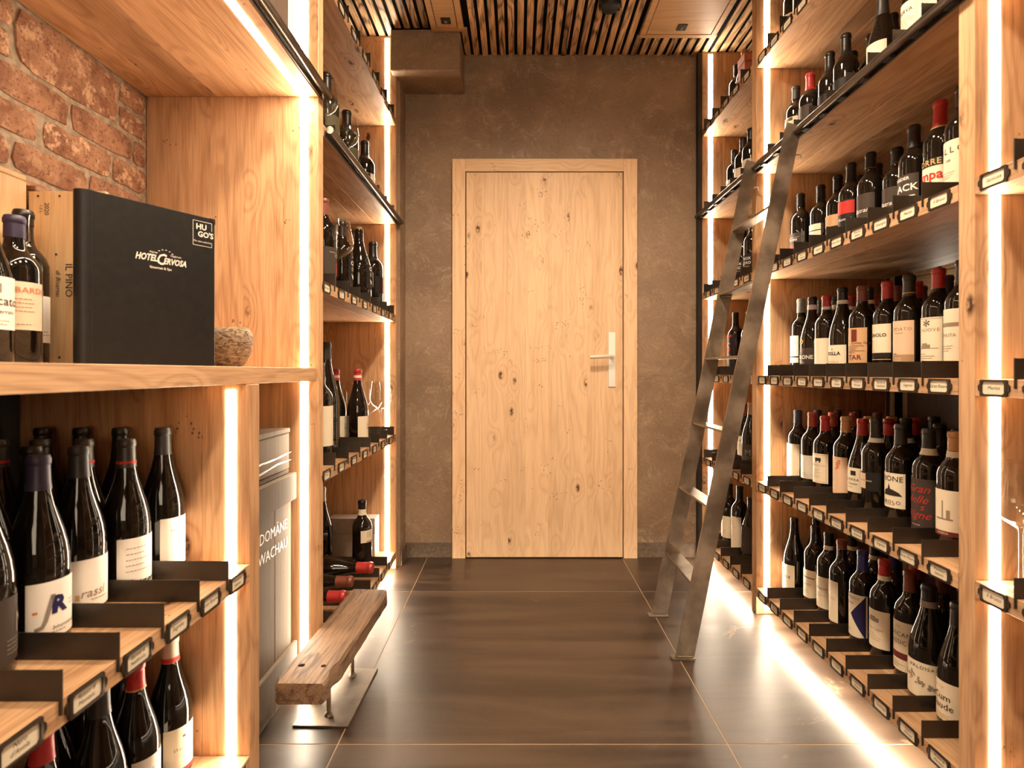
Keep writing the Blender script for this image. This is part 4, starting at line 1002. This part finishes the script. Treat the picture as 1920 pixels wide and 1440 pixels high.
 'photo': (0.060, 0.150, 66, 'cream', 'cream label with a small picture', [R_(0.095, 0.128, 0.006, 0.024, 'grey'), LN(0.08, 2)]),
 'hill': (0.050, 0.170, 80, 'cream', 'large cream label with a grey hill', [('P', [(0.010, 0.085), (0.040, 0.085), (0.040, 0.105), (0.030, 0.108), (0.020, 0.103), (0.010, 0.106)], 'grey'), T('R', 0.15, 0.018, 'print', 0.03), LN(0.07, 2, 0.0, 0.035)]),
 'aglia': (0.025, 0.115, 76, 'cream', 'cream label with small capitals', [T('LA VIGLIA', 0.082, 0.010, 'ink', 0.008), T('VALTELLINA', 0.068, 0.0085, 'ink', 0.008), R_(0.030, 0.036, 0.02, 0.026, 'ink')]),
 'pattern': (0.055, 0.130, 74, 'black', 'black label with white ornament', [T('XOXOX', 0.110, 0.018, 'white', 0.004, 0, 0.02), T('OXOXO', 0.090, 0.018, 'white', 0.004, 0, 0.02), T('VXVXV', 0.070, 0.016, 'tan', 0.004, 0, 0.02)]),
 'scribble': (0.030, 0.190, 70, 'black', 'red line drawing on glass', [R_(0.180, 0.192, -0.02, 0.03, 'red'), T('S', 0.13, 0.06, 'red', 0.012), T('e', 0.09, 0.05, 'red', 0.016), R_(0.040, 0.120, 0.002, 0.004, 'red')]),
 'seal': (0.055, 0.150, 74, 'olive', 'greenish-black label with silver scroll', [T('&', 0.120, 0.040, 'grey', 0.020), LN(0.085, 2, 0.0, 0.03, 'cream')]),
}
def lab_prints(r, spec):
    by = {}
    for it in spec[5]:
        if it[0] == 'T':
            _, s, z, size, col, xo, sh, bd, spc = it
            v, f = fine(text_geo(s, size, sh, bd, spc))
            by.setdefault(col, []).append((wrap(r + 0.0012, v, xo, z), f))
        elif it[0] == 'R':
            by.setdefault(it[5], []).append(patch(r + 0.0008, it[3], it[4], it[1], it[2], 8))
        elif it[0] == 'L':
            _, z, n, x0, x1, col, st = it
            rr = random.Random(int(z * 1000) + n)
            for k in range(n):
                e = x0 + (x1 - x0) * rr.uniform(0.6, 1.0)
                x = x0
                while x < e - 0.002:
                    ww = rr.uniform(0.002, 0.006)
                    by.setdefault(col, []).append(patch(r + 0.0011, x, min(x + ww, e), z - k * st, z - k * st + 0.0014, 1))
                    x += ww + 0.0012
        elif it[0] == 'P':
            pts = it[1]; cx_ = sum(p[0] for p in pts) / len(pts); cz_ = sum(p[1] for p in pts) / len(pts)
            # fan of triangles, subdivided so that it follows the glass
            geo_v = []; geo_f = []
            nn = 9
            for a in range(len(pts)):
                p, q = pts[a], pts[(a + 1) % len(pts)]
                base = len(geo_v)
                for i in range(nn + 1):
                    for j_ in range(nn + 1 - i):
                        wa, wb2 = i / nn, j_ / nn
                        geo_v.append((cx_ + (p[0] - cx_) * wa + (q[0] - cx_) * wb2, cz_ + (p[1] - cz_) * wa + (q[1] - cz_) * wb2))
                off = lambda i, j_: base + sum(nn + 1 - t for t in range(i)) + j_
                for i in range(nn):
                    for j_ in range(nn - i):
                        geo_f.append((off(i, j_), off(i + 1, j_), off(i, j_ + 1)))
                        if j_ < nn - i - 1: geo_f.append((off(i + 1, j_), off(i + 1, j_ + 1), off(i, j_ + 1)))
            by.setdefault(it[2], []).append((wrap(r + 0.0010, geo_v, 0, 0), geo_f))
        elif it[0] == 'D':
            rr = random.Random(3)
            for (cx_, cz_, nb) in ((0.002, 0.070, 14), (0.022, 0.060, 18), (0.046, 0.050, 18), (-0.02, 0.066, 10)):
                for _ in range(nb):
                    a = rr.uniform(0, 2 * PI); q = rr.uniform(0, 0.010)
                    px, pz = cx_ + q * math.cos(a), cz_ + q * math.sin(a) * 1.2; s = rr.uniform(0.0018, 0.0032)
                    poly = [(px + s * math.cos(t), pz + s * math.sin(t)) for t in [k * PI / 3 for k in range(6)]]
                    by.setdefault('grey', []).append((wrap(r + 0.0009, poly, 0, 0), [tuple(range(6))]))
    return by
LABME = {}
def bottle(root_name, x, y, z, rotz, h, shape, cap, labk, label, group, rs=1.0, caplen=0.055, band=None, glass='bottle', lying=False, extra=None):
    r, prof = SHAPES[shape]
    t = thing(root_name, label, 'bottle', (x, y, z), rotz, group)
    t.scale = (rs, rs, h / 0.3)
    if lying:      # neck towards +x local
        t.rotation_euler = (0, PI / 2 - lying, rotz)
    def child(name, me, mat=None, parent=None):
        o = bpy.data.objects.new(name, me); COL.objects.link(o); o.parent = parent or t
        if mat: 
            if not me.materials: me.materials.append(M[mat])
            if me.materials[0] != M[mat]:
                o.material_slots[0].link = 'OBJECT'; o.material_slots[0].material = M[mat]
        return o
    child('glass_body', shape_mesh(shape, 'body'), glass)
    if cap == 'cork':
        k = ('cork',)
        if k not in BME: BME[k] = MB().lathe([(0, 0.280), (0.0100, 0.2986), (0.0105, 0.309), (0, 0.310)], 16).mesh('cork', 40)
        child('cork', BME[k], 'cork')
    elif cap:
        child('capsule', shape_mesh(shape, 'cap', caplen), 'cap_' + cap)
    if band:
        child('neck_band', shape_mesh(shape, 'band', 0.3 - caplen - band[1], 0.3 - caplen - band[1] + band[2]), 'paper_' + band[0])
    spec = LAB[labk]
    if spec:
        kk = (shape, labk)
        if kk not in LABME:
            ha = math.radians(spec[2]) * r
            v, f = patch(r + 0.0004, -ha, ha, spec[0], spec[1], 18)
            me = flat_mesh('label', [(v, f)], 'paper_' + spec[3]); me.polygons.foreach_set('use_smooth', [True] * len(me.polygons))
            LABME[kk] = (me, [(c, flat_mesh('print', g, 'paper_' + c)) for c, g in lab_prints(r, spec).items()])
        me, prs = LABME[kk]
        lo = child('label', me)
        for c, pm in prs: child('print', pm, None, lo)
    return t
# shelf key, y of the slot, neck column in the photograph (gives the depth on the shelf), height, shape, capsule, label, options
CAPN = dict(black='black-capped', red='red-capped', orange='rust-capped', navy='navy-capped', violet='violet-capped', grey='grey-capped', tan='tan-capped', brown='brown-capped',
            olive='olive-capped', blue='blue-capped', cream='cream-capped', charcoal='charcoal-capped', cork='cork-stoppered')
BT = [
 # right wide bay, sixth shelf
 ('R5', 2.15, 1487, .29, 'bord', 'black', 'lines', {}), ('R5', 2.05, 1508, .29, 'bord', 'black', 'plain', {}), ('R5', 1.95, 1545, .29, 'bord', 'black', 'lines', {}),
 # fifth shelf
 ('R4', 2.15, 1492, .278, 'bord', 'charcoal', 'fleur', {}), ('R4', 2.05, 1519, .275, 'bord', 'red', 'dark', dict(cl=.07)), ('R4', 2.15, 1531, .275, 'bord', 'black', 'none', {}),
 ('R4', 1.95, 1556, .295, 'bord', 'black', 'blackl', dict(cl=.07)), ('R4', 1.85, 1586, .298, 'bord', 'black', 'blackl', dict(cl=.08)), ('R4', 1.95, 1599, .296, 'bord', 'black', 'none', {}),
 ('R4', 1.85, 1634, .298, 'bord', 'black', 'redsq', {}), ('R4', 1.65, 1655, .300, 'burg', 'charcoal', 'plain', dict(cl=.07)), ('R4', 1.75, 1674, .300, 'bord', 'black', 'none', {}),
 ('R4', 1.65, 1708, .285, 'bord', 'black', 'none', {}), ('R4', 1.45, 1722, .305, 'bord', 'black', 'lines', {}), ('R4', 1.35, 1756, .305, 'bord', 'black', 'plain', {}), ('R4', 1.25, 1796, .30, 'bord', 'black', 'plain', {}),
 # fourth shelf
 ('R3', 2.15, 1501, .282, 'bord', 'black', 'redsq', {}), ('R3', 2.05, 1539, .281, 'bord', 'black', 'tower', {}), ('R3', 1.95, 1571, .282, 'bord', 'black', 'tanband', {}), ('R3', 2.05, 1580, .281, 'bord', 'black', 'none', {}),
 ('R3', 1.85, 1596, .287, 'bord', 'black', 'redband', dict(cl=.065)), ('R3', 1.95, 1609, .28, 'bord', 'black', 'none', {}), ('R3', 1.75, 1632.5, .283, 'bord', 'black', 'script', dict(band=('grey', -0.001, .002))),
 ('R3', 1.85, 1645, .285, 'bord', 'black', 'none', {}), ('R3', 1.65, 1682, .258, 'bord', 'black', 'script', dict(band=('grey', -0.001, .002))), ('R3', 1.55, 1714, .280, 'bord', 'charcoal', 'print', dict(cl=.068)),
 ('R3', 1.65, 1730, .272, 'bord', 'black', 'none', {}), ('R3', 1.45, 1763, .300, 'bord', 'red', 'campar', dict(cl=.072, band=('gold', .001, .004))), ('R3', 1.35, 1806, .29, 'bord', 'black', 'el', {}),
 # third shelf
 ('R2', 2.15, 1502, .294, 'bord', 'grey', 'duo', {}), ('R2', 2.05, 1523, .288, 'burg', 'black', 'arone', dict(cl=.030, band=('white', .019, .018), caplen2=.03)), ('R2', 1.95, 1550, .279, 'bord', 'red', 'trap', dict(cl=.040, band=('white', .013, .012))),
 ('R2', 1.85, 1580, .292, 'burg', 'black', 'rolla', dict(cl=.042, band=('white', .014, .013))), ('R2', 1.75, 1617, .282, 'bord', 'brown', 'istar', dict(cl=.052)), ('R2', 1.65, 1664, .280, 'bord', 'red', 'gnolo', dict(cl=.055)),
 ('R2', 1.55, 1705, .281, 'bord', 'olive', 'sunset', dict(cl=.062, band=('gold', -0.008, .003))), ('R2', 1.45, 1760, .281, 'bord', 'red', 'nuove', dict(cl=.055)), ('R2', 1.35, 1806, .284, 'bord', 'black', 'villa', {}),
 ('R2', 2.15, 1536, .291, 'bord', 'charcoal', 'none', {}), ('R2', 2.05, 1566, .288, 'burg', 'black', 'none', dict(cl=.030, band=('white', .019, .018))), ('R2', 1.95, 1595, .279, 'bord', 'red', 'none', dict(cl=.040, band=('white', .013, .012))),
 ('R2', 2.05, 1608, .288, 'burg', 'black', 'none', dict(cl=.030, band=('white', .019, .018))), ('R2', 1.85, 1629, .292, 'burg', 'black', 'none', dict(cl=.042, band=('white', .014, .013))), ('R2', 1.95, 1639, .279, 'bord', 'red', 'none', dict(cl=.040, band=('white', .013, .012))),
 ('R2', 2.05, 1648, .288, 'burg', 'black', 'none', dict(cl=.030, band=('white', .019, .018))), ('R2', 1.75, 1680, .282, 'bord', 'brown', 'none', dict(cl=.052)), ('R2', 1.65, 1719, .280, 'bord', 'red', 'none', {}), ('R2', 1.75, 1728, .282, 'bord', 'brown', 'none', {}), ('R2', 1.85, 1737, .262, 'bord', 'red', 'none', {}),
 ('R2', 1.55, 1776, .281, 'bord', 'charcoal', 'none', {}),
 # second shelf
 ('R1', 2.15, 1495.7, .283, 'bord', 'navy', 'tall', {}), ('R1', 2.15, 1531, .283, 'bord', 'navy', 'none', {}), ('R1', 2.15, 1567, .283, 'bord', 'navy', 'none', {}), ('R1', 2.15, 1605, .283, 'bord', 'navy', 'none', {}),
 ('R1', 2.05, 1523, .281, 'bord', 'orange', 'white', {}), ('R1', 2.05, 1559, .281, 'bord', 'orange', 'none', {}), ('R1', 2.05, 1596, .281, 'bord', 'orange', 'none', {}), ('R1', 2.05, 1645, .281, 'bord', 'brown', 'none', {}),
 ('R1', 1.95, 1547, .276, 'bord', 'red', 'boar', {}), ('R1', 1.85, 1586, .282, 'bord', 'tan', 'lion', {}), ('R1', 1.85, 1625, .282, 'bord', 'tan', 'none', {}), ('R1', 1.85, 1665, .282, 'bord', 'tan', 'none', {}),
 ('R1', 1.75, 1617.5, .283, 'burg', 'red', 'crest', {}), ('R1', 1.75, 1664, .283, 'burg', 'red', 'none', {}), ('R1', 1.75, 1713, .285, 'bord', 'red', 'none', {}),
 ('R1', 1.65, 1642.5, .293, 'bord', 'olive', 'small', dict(cl=.058, band=('white', .014, .013))), ('R1', 1.65, 1699, .293, 'bord', 'black', 'none', dict(cl=.058, band=('white', .014, .013))), ('R1', 1.65, 1752, .298, 'bord', 'black', 'none', {}),
 ('R1', 1.55, 1689, .285, 'bord', 'olive', 'brione', dict(cl=.058)), ('R1', 1.55, 1762, .285, 'bord', 'black', 'none', dict(cl=.06)),
 ('R1', 1.45, 1742, .282, 'bord', 'charcoal', 'gran', dict(cl=.052, band=('cream', .019, .018))), ('R1', 1.35, 1791, .285, 'bord', 'tan', 'castle', dict(cl=.048, band=('cream', .016, .015))), ('R1', 1.45, 1797, .282, 'bord', 'black', 'none', {}),
 # lowest shelf
 ('R0', 2.15, 1489, .291, 'burg', None, 'rupile', {}), ('R0', 2.15, 1527, .289, 'burg', None, 'none', {}), ('R0', 2.05, 1528, .288, 'bord', None, 'swoosh', {}), ('R0', 1.95, 1554, .291, 'bord', 'black', 'leaf', dict(cl=.045, band=('cream', .015, .014))),
 ('R0', 1.85, 1578.5, .295, 'bord', 'brown', 'slim', dict(cl=.03)), ('R0', 1.95, 1598, .289, 'bord', 'black', 'none', dict(cl=.045, band=('cream', .015, .014))), ('R0', 1.75, 1617.5, .292, 'bord', 'blue', 'diamond', dict(cl=.062)),
 ('R0', 1.65, 1658, .297, 'bord', 'red', 'chateau', dict(cl=.045, band=('cream', .015, .014))), ('R0', 1.75, 1677, .292, 'bord', 'blue', 'none', {}), ('R0', 1.55, 1706, .298, 'bord', 'brown', 'classico', dict(cl=.055)), ('R0', 1.65, 1715, .297, 'bord', 'red', 'none', {}),
 ('R0', 1.85, 1640, .290, 'bord', 'black', 'none', dict(cl=.045, band=('cream', .015, .014))),
 ('R0', 1.45, 1742, .298, 'burg', 'black', 'grapes', dict(cl=.038, band=('grey', .017, .016), rs=1.12)), ('R0', 1.55, 1766, .296, 'bord', 'brown', 'none', {}), ('R0', 1.35, 1797, .292, 'burg', 'black', 'laude', dict(rs=1.05)), ('R0', 1.45, 1808, .29, 'bord', 'olive', 'none', {}),
 # right narrow bay
 ('F5', 2.755, 1381, .278, 'bord', 'black', 'white', {}), ('F5', 2.64, 1396, .284, 'burg', 'tan', 'plain', {}),
 ('F4', 2.755, 1377, .274, 'bord', 'black', 'lines', {}), ('F4', 2.64, 1393, .286, 'bord', 'charcoal', 'plain', {}), ('F4', 2.525, 1408, .280, 'bord', 'black', 'plain', {}),
 ('F3', 2.64, 1394, .280, 'bord', 'black', 'pattern', {}), ('F3', 2.525, 1411, .290, 'bord', 'black', 'pattern', {}),
 ('F2', 2.755, 1379, .306, 'bord', 'black', 'scribble', {}), ('F2', 2.64, 1405, .300, 'bord', 'black', 'dark', {}),
 ('F1', 2.64, 1399, .285, 'bord', 'orange', 'lines', {}), ('F1', 2.525, 1409, .290, 'burg', 'cream', 'pdark', {}),
 ('F0', 2.755, 1368, .300, 'bord', 'black', 'plain', {}), ('F0', 2.64, 1387, .312, 'bord', 'black', 'tall', {}), ('F0', 2.64, 1426, .310, 'bord', 'black', 'none', {}), ('F0', 2.525, 1408, .285, 'burg', 'black', 'dark', {}),
 # left bay by the door wall
 ('L3', 2.586, 684, .312, 'bord', 'black', 'photo', dict(rs=1.2, cl=.085)), ('L3', 2.298, 650, .318, 'bord', 'black', 'seal', dict(rs=1.25, cl=.08, g='bottle_green')), ('L3', 2.010, 611, .318, 'bord', 'black', 'seal', dict(rs=1.25, cl=.08, g='bottle_green')),
 ('L2', 2.586, 699, .322, 'bord', 'black', 'redtri', dict(rs=1.2, cl=.08)), ('L2', 2.298, 673, .308, 'burg', 'cork', 'ch', dict(rs=1.22)), ('L2', 2.154, 641, .300, 'bord', 'black', 'ch', dict(rs=1.1)), ('L2', 1.866, 607, .300, 'bord', 'brown', 'redsq', dict(rs=1.1)),
 ('L1', 2.010, 610.6, .405, 'burg', 'charcoal', 'none', dict(rs=1.22, cl=.045)), ('L1', 1.866, 598, .330, 'bord', 'charcoal', 'hill', dict(rs=1.2)), ('L1', 2.298, 670.4, .311, 'burg', 'red', 'aglia', dict(cl=.045, band=('cream', -0.010, .010), rs=1.05)), ('L1', 2.298, 629, .311, 'burg', 'red', 'aglia', dict(cl=.045, band=('cream', -0.010, .010), rs=1.05)),
 ('L0', 2.450, 603, .366, 'burg', 'cream', 'none', dict(rs=1.2, cl=.05)), ('L0', 2.442, 679, .310, 'bord', 'black', 'barcode', dict(rs=1.12, cl=.035, band=('cream', .025, .024))),
 # under the counter, upper
 ('C1', 1.180, 305.5, .304, 'burg', 'charcoal', 'tiny', {}), ('C1', 1.180, 226, .304, 'burg', 'black', 'tiny', {}), ('C1', 1.180, 153, .304, 'burg', 'black', 'tiny', {}), ('C1', 1.180, 86, .304, 'burg', 'black', 'none', {}),
 ('C1', 1.078, 237, .292, 'burg', 'olive', 'glatzer', dict(band=('red', -0.008, .005))), ('C1', 1.078, 158, .292, 'burg', 'olive', 'glatzer', dict(band=('red', -0.008, .005))), ('C1', 1.078, 76, .292, 'burg', 'olive', 'none', dict(band=('red', -0.008, .005))), ('C1', 1.078, 0, .292, 'burg', 'olive', 'none', dict(band=('red', -0.008, .005))),
 ('C1', 0.976, 147.6, .292, 'burg', 'charcoal', 'tassl', {}), ('C1', 0.976, 62, .292, 'burg', 'black', 'none', {}),
 ('C1', 0.873, 72, .292, 'burg', 'violet', 'jr', {}), ('C1', 0.873, -28, .292, 'burg', 'violet', 'none', {}), ('C1', 0.770, -42, .300, 'burg', 'black', 'pdark', {}),
 # under the counter, lower
 ('C0', 1.180, 319.6, .287, 'burg', 'cream', 'redbird', dict(band=('red', -0.001, .010))), ('C0', 1.180, 236, .287, 'burg', 'black', 'none', {}), ('C0', 1.078, 254.6, .286, 'burg', 'red', 'tiny', dict(cl=.055, band=('gold', -0.001, .003))), ('C0', 1.078, 160, .286, 'burg', 'black', 'none', {}),
 ('C0', 0.976, 187, .302, 'burg', 'charcoal', 'none', {}), ('C0', 0.976, 95, .290, 'burg', 'black', 'none', {}), ('C0', 0.873, 78.5, .29, 'burg', 'red', 'white', {}),
 ('C0', 0.873, -20, .29, 'burg', 'red', 'none', {}),
]
NTH = ['first', 'second', 'third', 'fourth', 'fifth', 'sixth', 'seventh', 'eighth', 'ninth', 'tenth', 'eleventh']
slots = {}
for b_ in BT: slots.setdefault(b_[0], set()).add(b_[1])
slot_all = {'R': [2.15 - 0.1 * i for i in range(10)], 'F': FH[::-1], 'L': [2.586 - 0.144 * i for i in range(7)], 'C': [1.18 - 0.1025 * i for i in range(13)]}
depth = {}
for i, b_ in enumerate(BT):
    depth.setdefault((b_[0], b_[1]), []).append((abs(b_[2] - U0), i))
back = {}
for k_, lst in depth.items():
    # far from the aisle = further back
    for n_, (_, i) in enumerate(sorted(lst)): back[i] = (n_, len(lst))
# bottles one behind another in a slot stand clear of each other
XPOS = {}
for lst in depth.values():
    edge = 0.0
    for _, i in sorted(lst):
        r_ = SHAPES[BT[i][4]][0] * BT[i][7].get('rs', 1.0) + 0.0004
        d_ = max(abs(BT[i][2] - U0) * BT[i][1] / F, edge + r_); edge = d_ + r_
        XPOS[i] = d_
for i, (key, y, u, h, shape, cap, labk, op) in enumerate(BT):
    sh = SHELF[key]; side = sh['side']
    x = side * XPOS[i]
    si = min(range(len(slot_all[key[0]])), key=lambda q: abs(slot_all[key[0]][q] - y))
    n_, tot = back[i]
    pos = ['front', 'second back', 'third back', 'fourth back', 'fifth back'][n_]
    capn = CAPN[cap] if cap else 'bare-necked'
    spec = LAB[labk]
    phrase = spec[4] if spec else ''
    tail = '%s slot%s, %s' % (NTH[si], '' if n_ == 0 else ' ' + pos, sh['phrase'])
    room = 16 - 2 - len(tail.split())
    ph = phrase.split()
    if len(ph) > room: ph = ph[:room]
    while ph and ph[-1] in ('with', 'a', 'in', 'and', 'the', 'of', 'over', 'one', 'large', 'small', 'grey', 'white', 'red'): ph = ph[:-1]
    label = '%s bottle, %s%s' % (capn, ' '.join(ph) + ', ' if ph else '', tail)
    org = 'from far upright' if key[0] == 'C' else 'from door'
    if len((label + ' ' + org).split()) <= 16: label = label.replace(NTH[si] + ' slot', NTH[si] + ' slot ' + org)
    bottle('wine_bottle', x, y, sh['z'] + 0.0003, (PI if side > 0 else 0) + random.uniform(-0.06, 0.06), h, shape, cap, labk, label,
           'wine bottles on the ' + sh['phrase'], op.get('rs', 1.0), op.get('cl', 0.055), op.get('band'), op.get('g', 'bottle'))
# bottles on the counter
bottle('wine_bottle', -0.915, 1.020, CZ1 + 0.0003, -0.95, 0.272, 'bord', 'violet', 'labar', 'violet-capped bottle with orange-lettered cream label on the counter', None, 1.06, 0.045)
bottle('wine_bottle', -0.885, 0.925, CZ1 + 0.0003, -0.85, 0.290, 'burg', 'black', 'moscato', 'dark bottle with black script label cut by the left picture edge', None, 1.04)
wt = bottle('wine_bottle', -0.972, 1.103, CZ1 + 0.0003, -0.2, 0.306, 'bord', 'black', 'white', 'tall black-capped bottle with wire clip behind the violet-capped bottle', None, 1.08, 0.03)
mbo('wire_clip', MB().tube([(0.014, 0.0, 0.292), (0.018, -0.004, 0.280), (0.018, -0.004, 0.240), (0.015, -0.004, 0.236), (0.010, -0.014, 0.236)], 0.0014, 6), 'chrome', wt, (0, 0, 0), 60, True)
# magnums lying on the lowest left shelf, necks to the aisle
LZ0 = SHELF['L0']['z']
for y, xe, sc_, cap, tx in ((2.298, -0.590, 1.42, 'red', 'lying magnum with bright red capsule, lowest left shelf, nearest the door'), (2.155, -0.632, 1.34, 'brown', 'lying magnum with brown capsule, middle of three on the lowest left shelf'),
                            (2.011, -0.615, 1.34, 'red', 'lying magnum with red capsule half hidden by the beam footstool')):
    hh = 0.3 * sc_ * 0.92; rr = 0.0405 * sc_
    t = bottle('wine_bottle', xe - hh, y, LZ0 + rr + 0.0035, 0.0, hh, 'burg', cap, 'plain', tx, 'magnum bottles lying on the lowest left shelf', sc_, 0.05, None, 'bottle', 0.015)
# open carton behind the standing bottle
cb = thing('gift_carton', 'pale grey gift carton standing at the end of the lowest left shelf', 'carton', (-0.77, 2.65, LZ0))
boxo('tray', 'carton', -0.885, -0.664, 2.615, 2.700, LZ0 + 0.0003, LZ0 + 0.110, cb, 0.001)
c_ = (-0.775, 2.6575, LZ0 + 0.15)
mbo('lid_flap', rel(MB().prism([(-0.885, LZ0 + 0.1103), (-0.664, LZ0 + 0.1103), (-0.664, LZ0 + 0.183), (-0.885, LZ0 + 0.183)], 1, 2.620, 2.700), c_), 'carton', cb, c_)
mbo('fold', rel(MB().prism([(-0.885, LZ0 + 0.105), (-0.664, LZ0 + 0.150), (-0.664, LZ0 + 0.153), (-0.885, LZ0 + 0.108)], 1, 2.6135, 2.6148), c_), 'carton', cb, c_)
gb = thing('gift_box', 'tall salmon bottle box on the sixth narrow-bay right shelf', 'box', (1.048, 2.52, SHELF['F5']['z']))
boxo('box_body', 'cap_salmon', 1.010, 1.086, 2.482, 2.558, SHELF['F5']['z'] + 0.0003, SHELF['F5']['z'] + 0.150, gb, 0.001)
boxo('box_lid', 'cap_salmon', 1.0085, 1.0875, 2.4805, 2.5595, SHELF['F5']['z'] + 0.1503, SHELF['F5']['z'] + 0.186, gb, 0.001)
# glasses
wineglass('L3', 1.890, 606, .235, 'empty wine glass half hidden by the lit upright, fourth left shelf', 1.0)
wineglass('L3', 2.160, 650, .235, 'empty wine glass before a green-black bottle, fourth left shelf', 0.95)
wineglass('L2', 1.985, 632, .258, 'large balloon wine glass on the third left shelf', 1.17)
wineglass('L1', 2.452, 694, .255, 'front wine glass of the pair beside the red-capped bottle', 1.05)
wineglass('L1', 2.610, 713, .255, 'wine glass next to the light strip on the second left shelf', 1.05)
wineglass('L1', 2.470, 650, .255, 'wine glass standing behind the two red-capped bottles', 1.05)
wineglass('N1', 1.104, 1914, .252, 'empty wine glass at the right picture edge beside the light strip', 0.97)
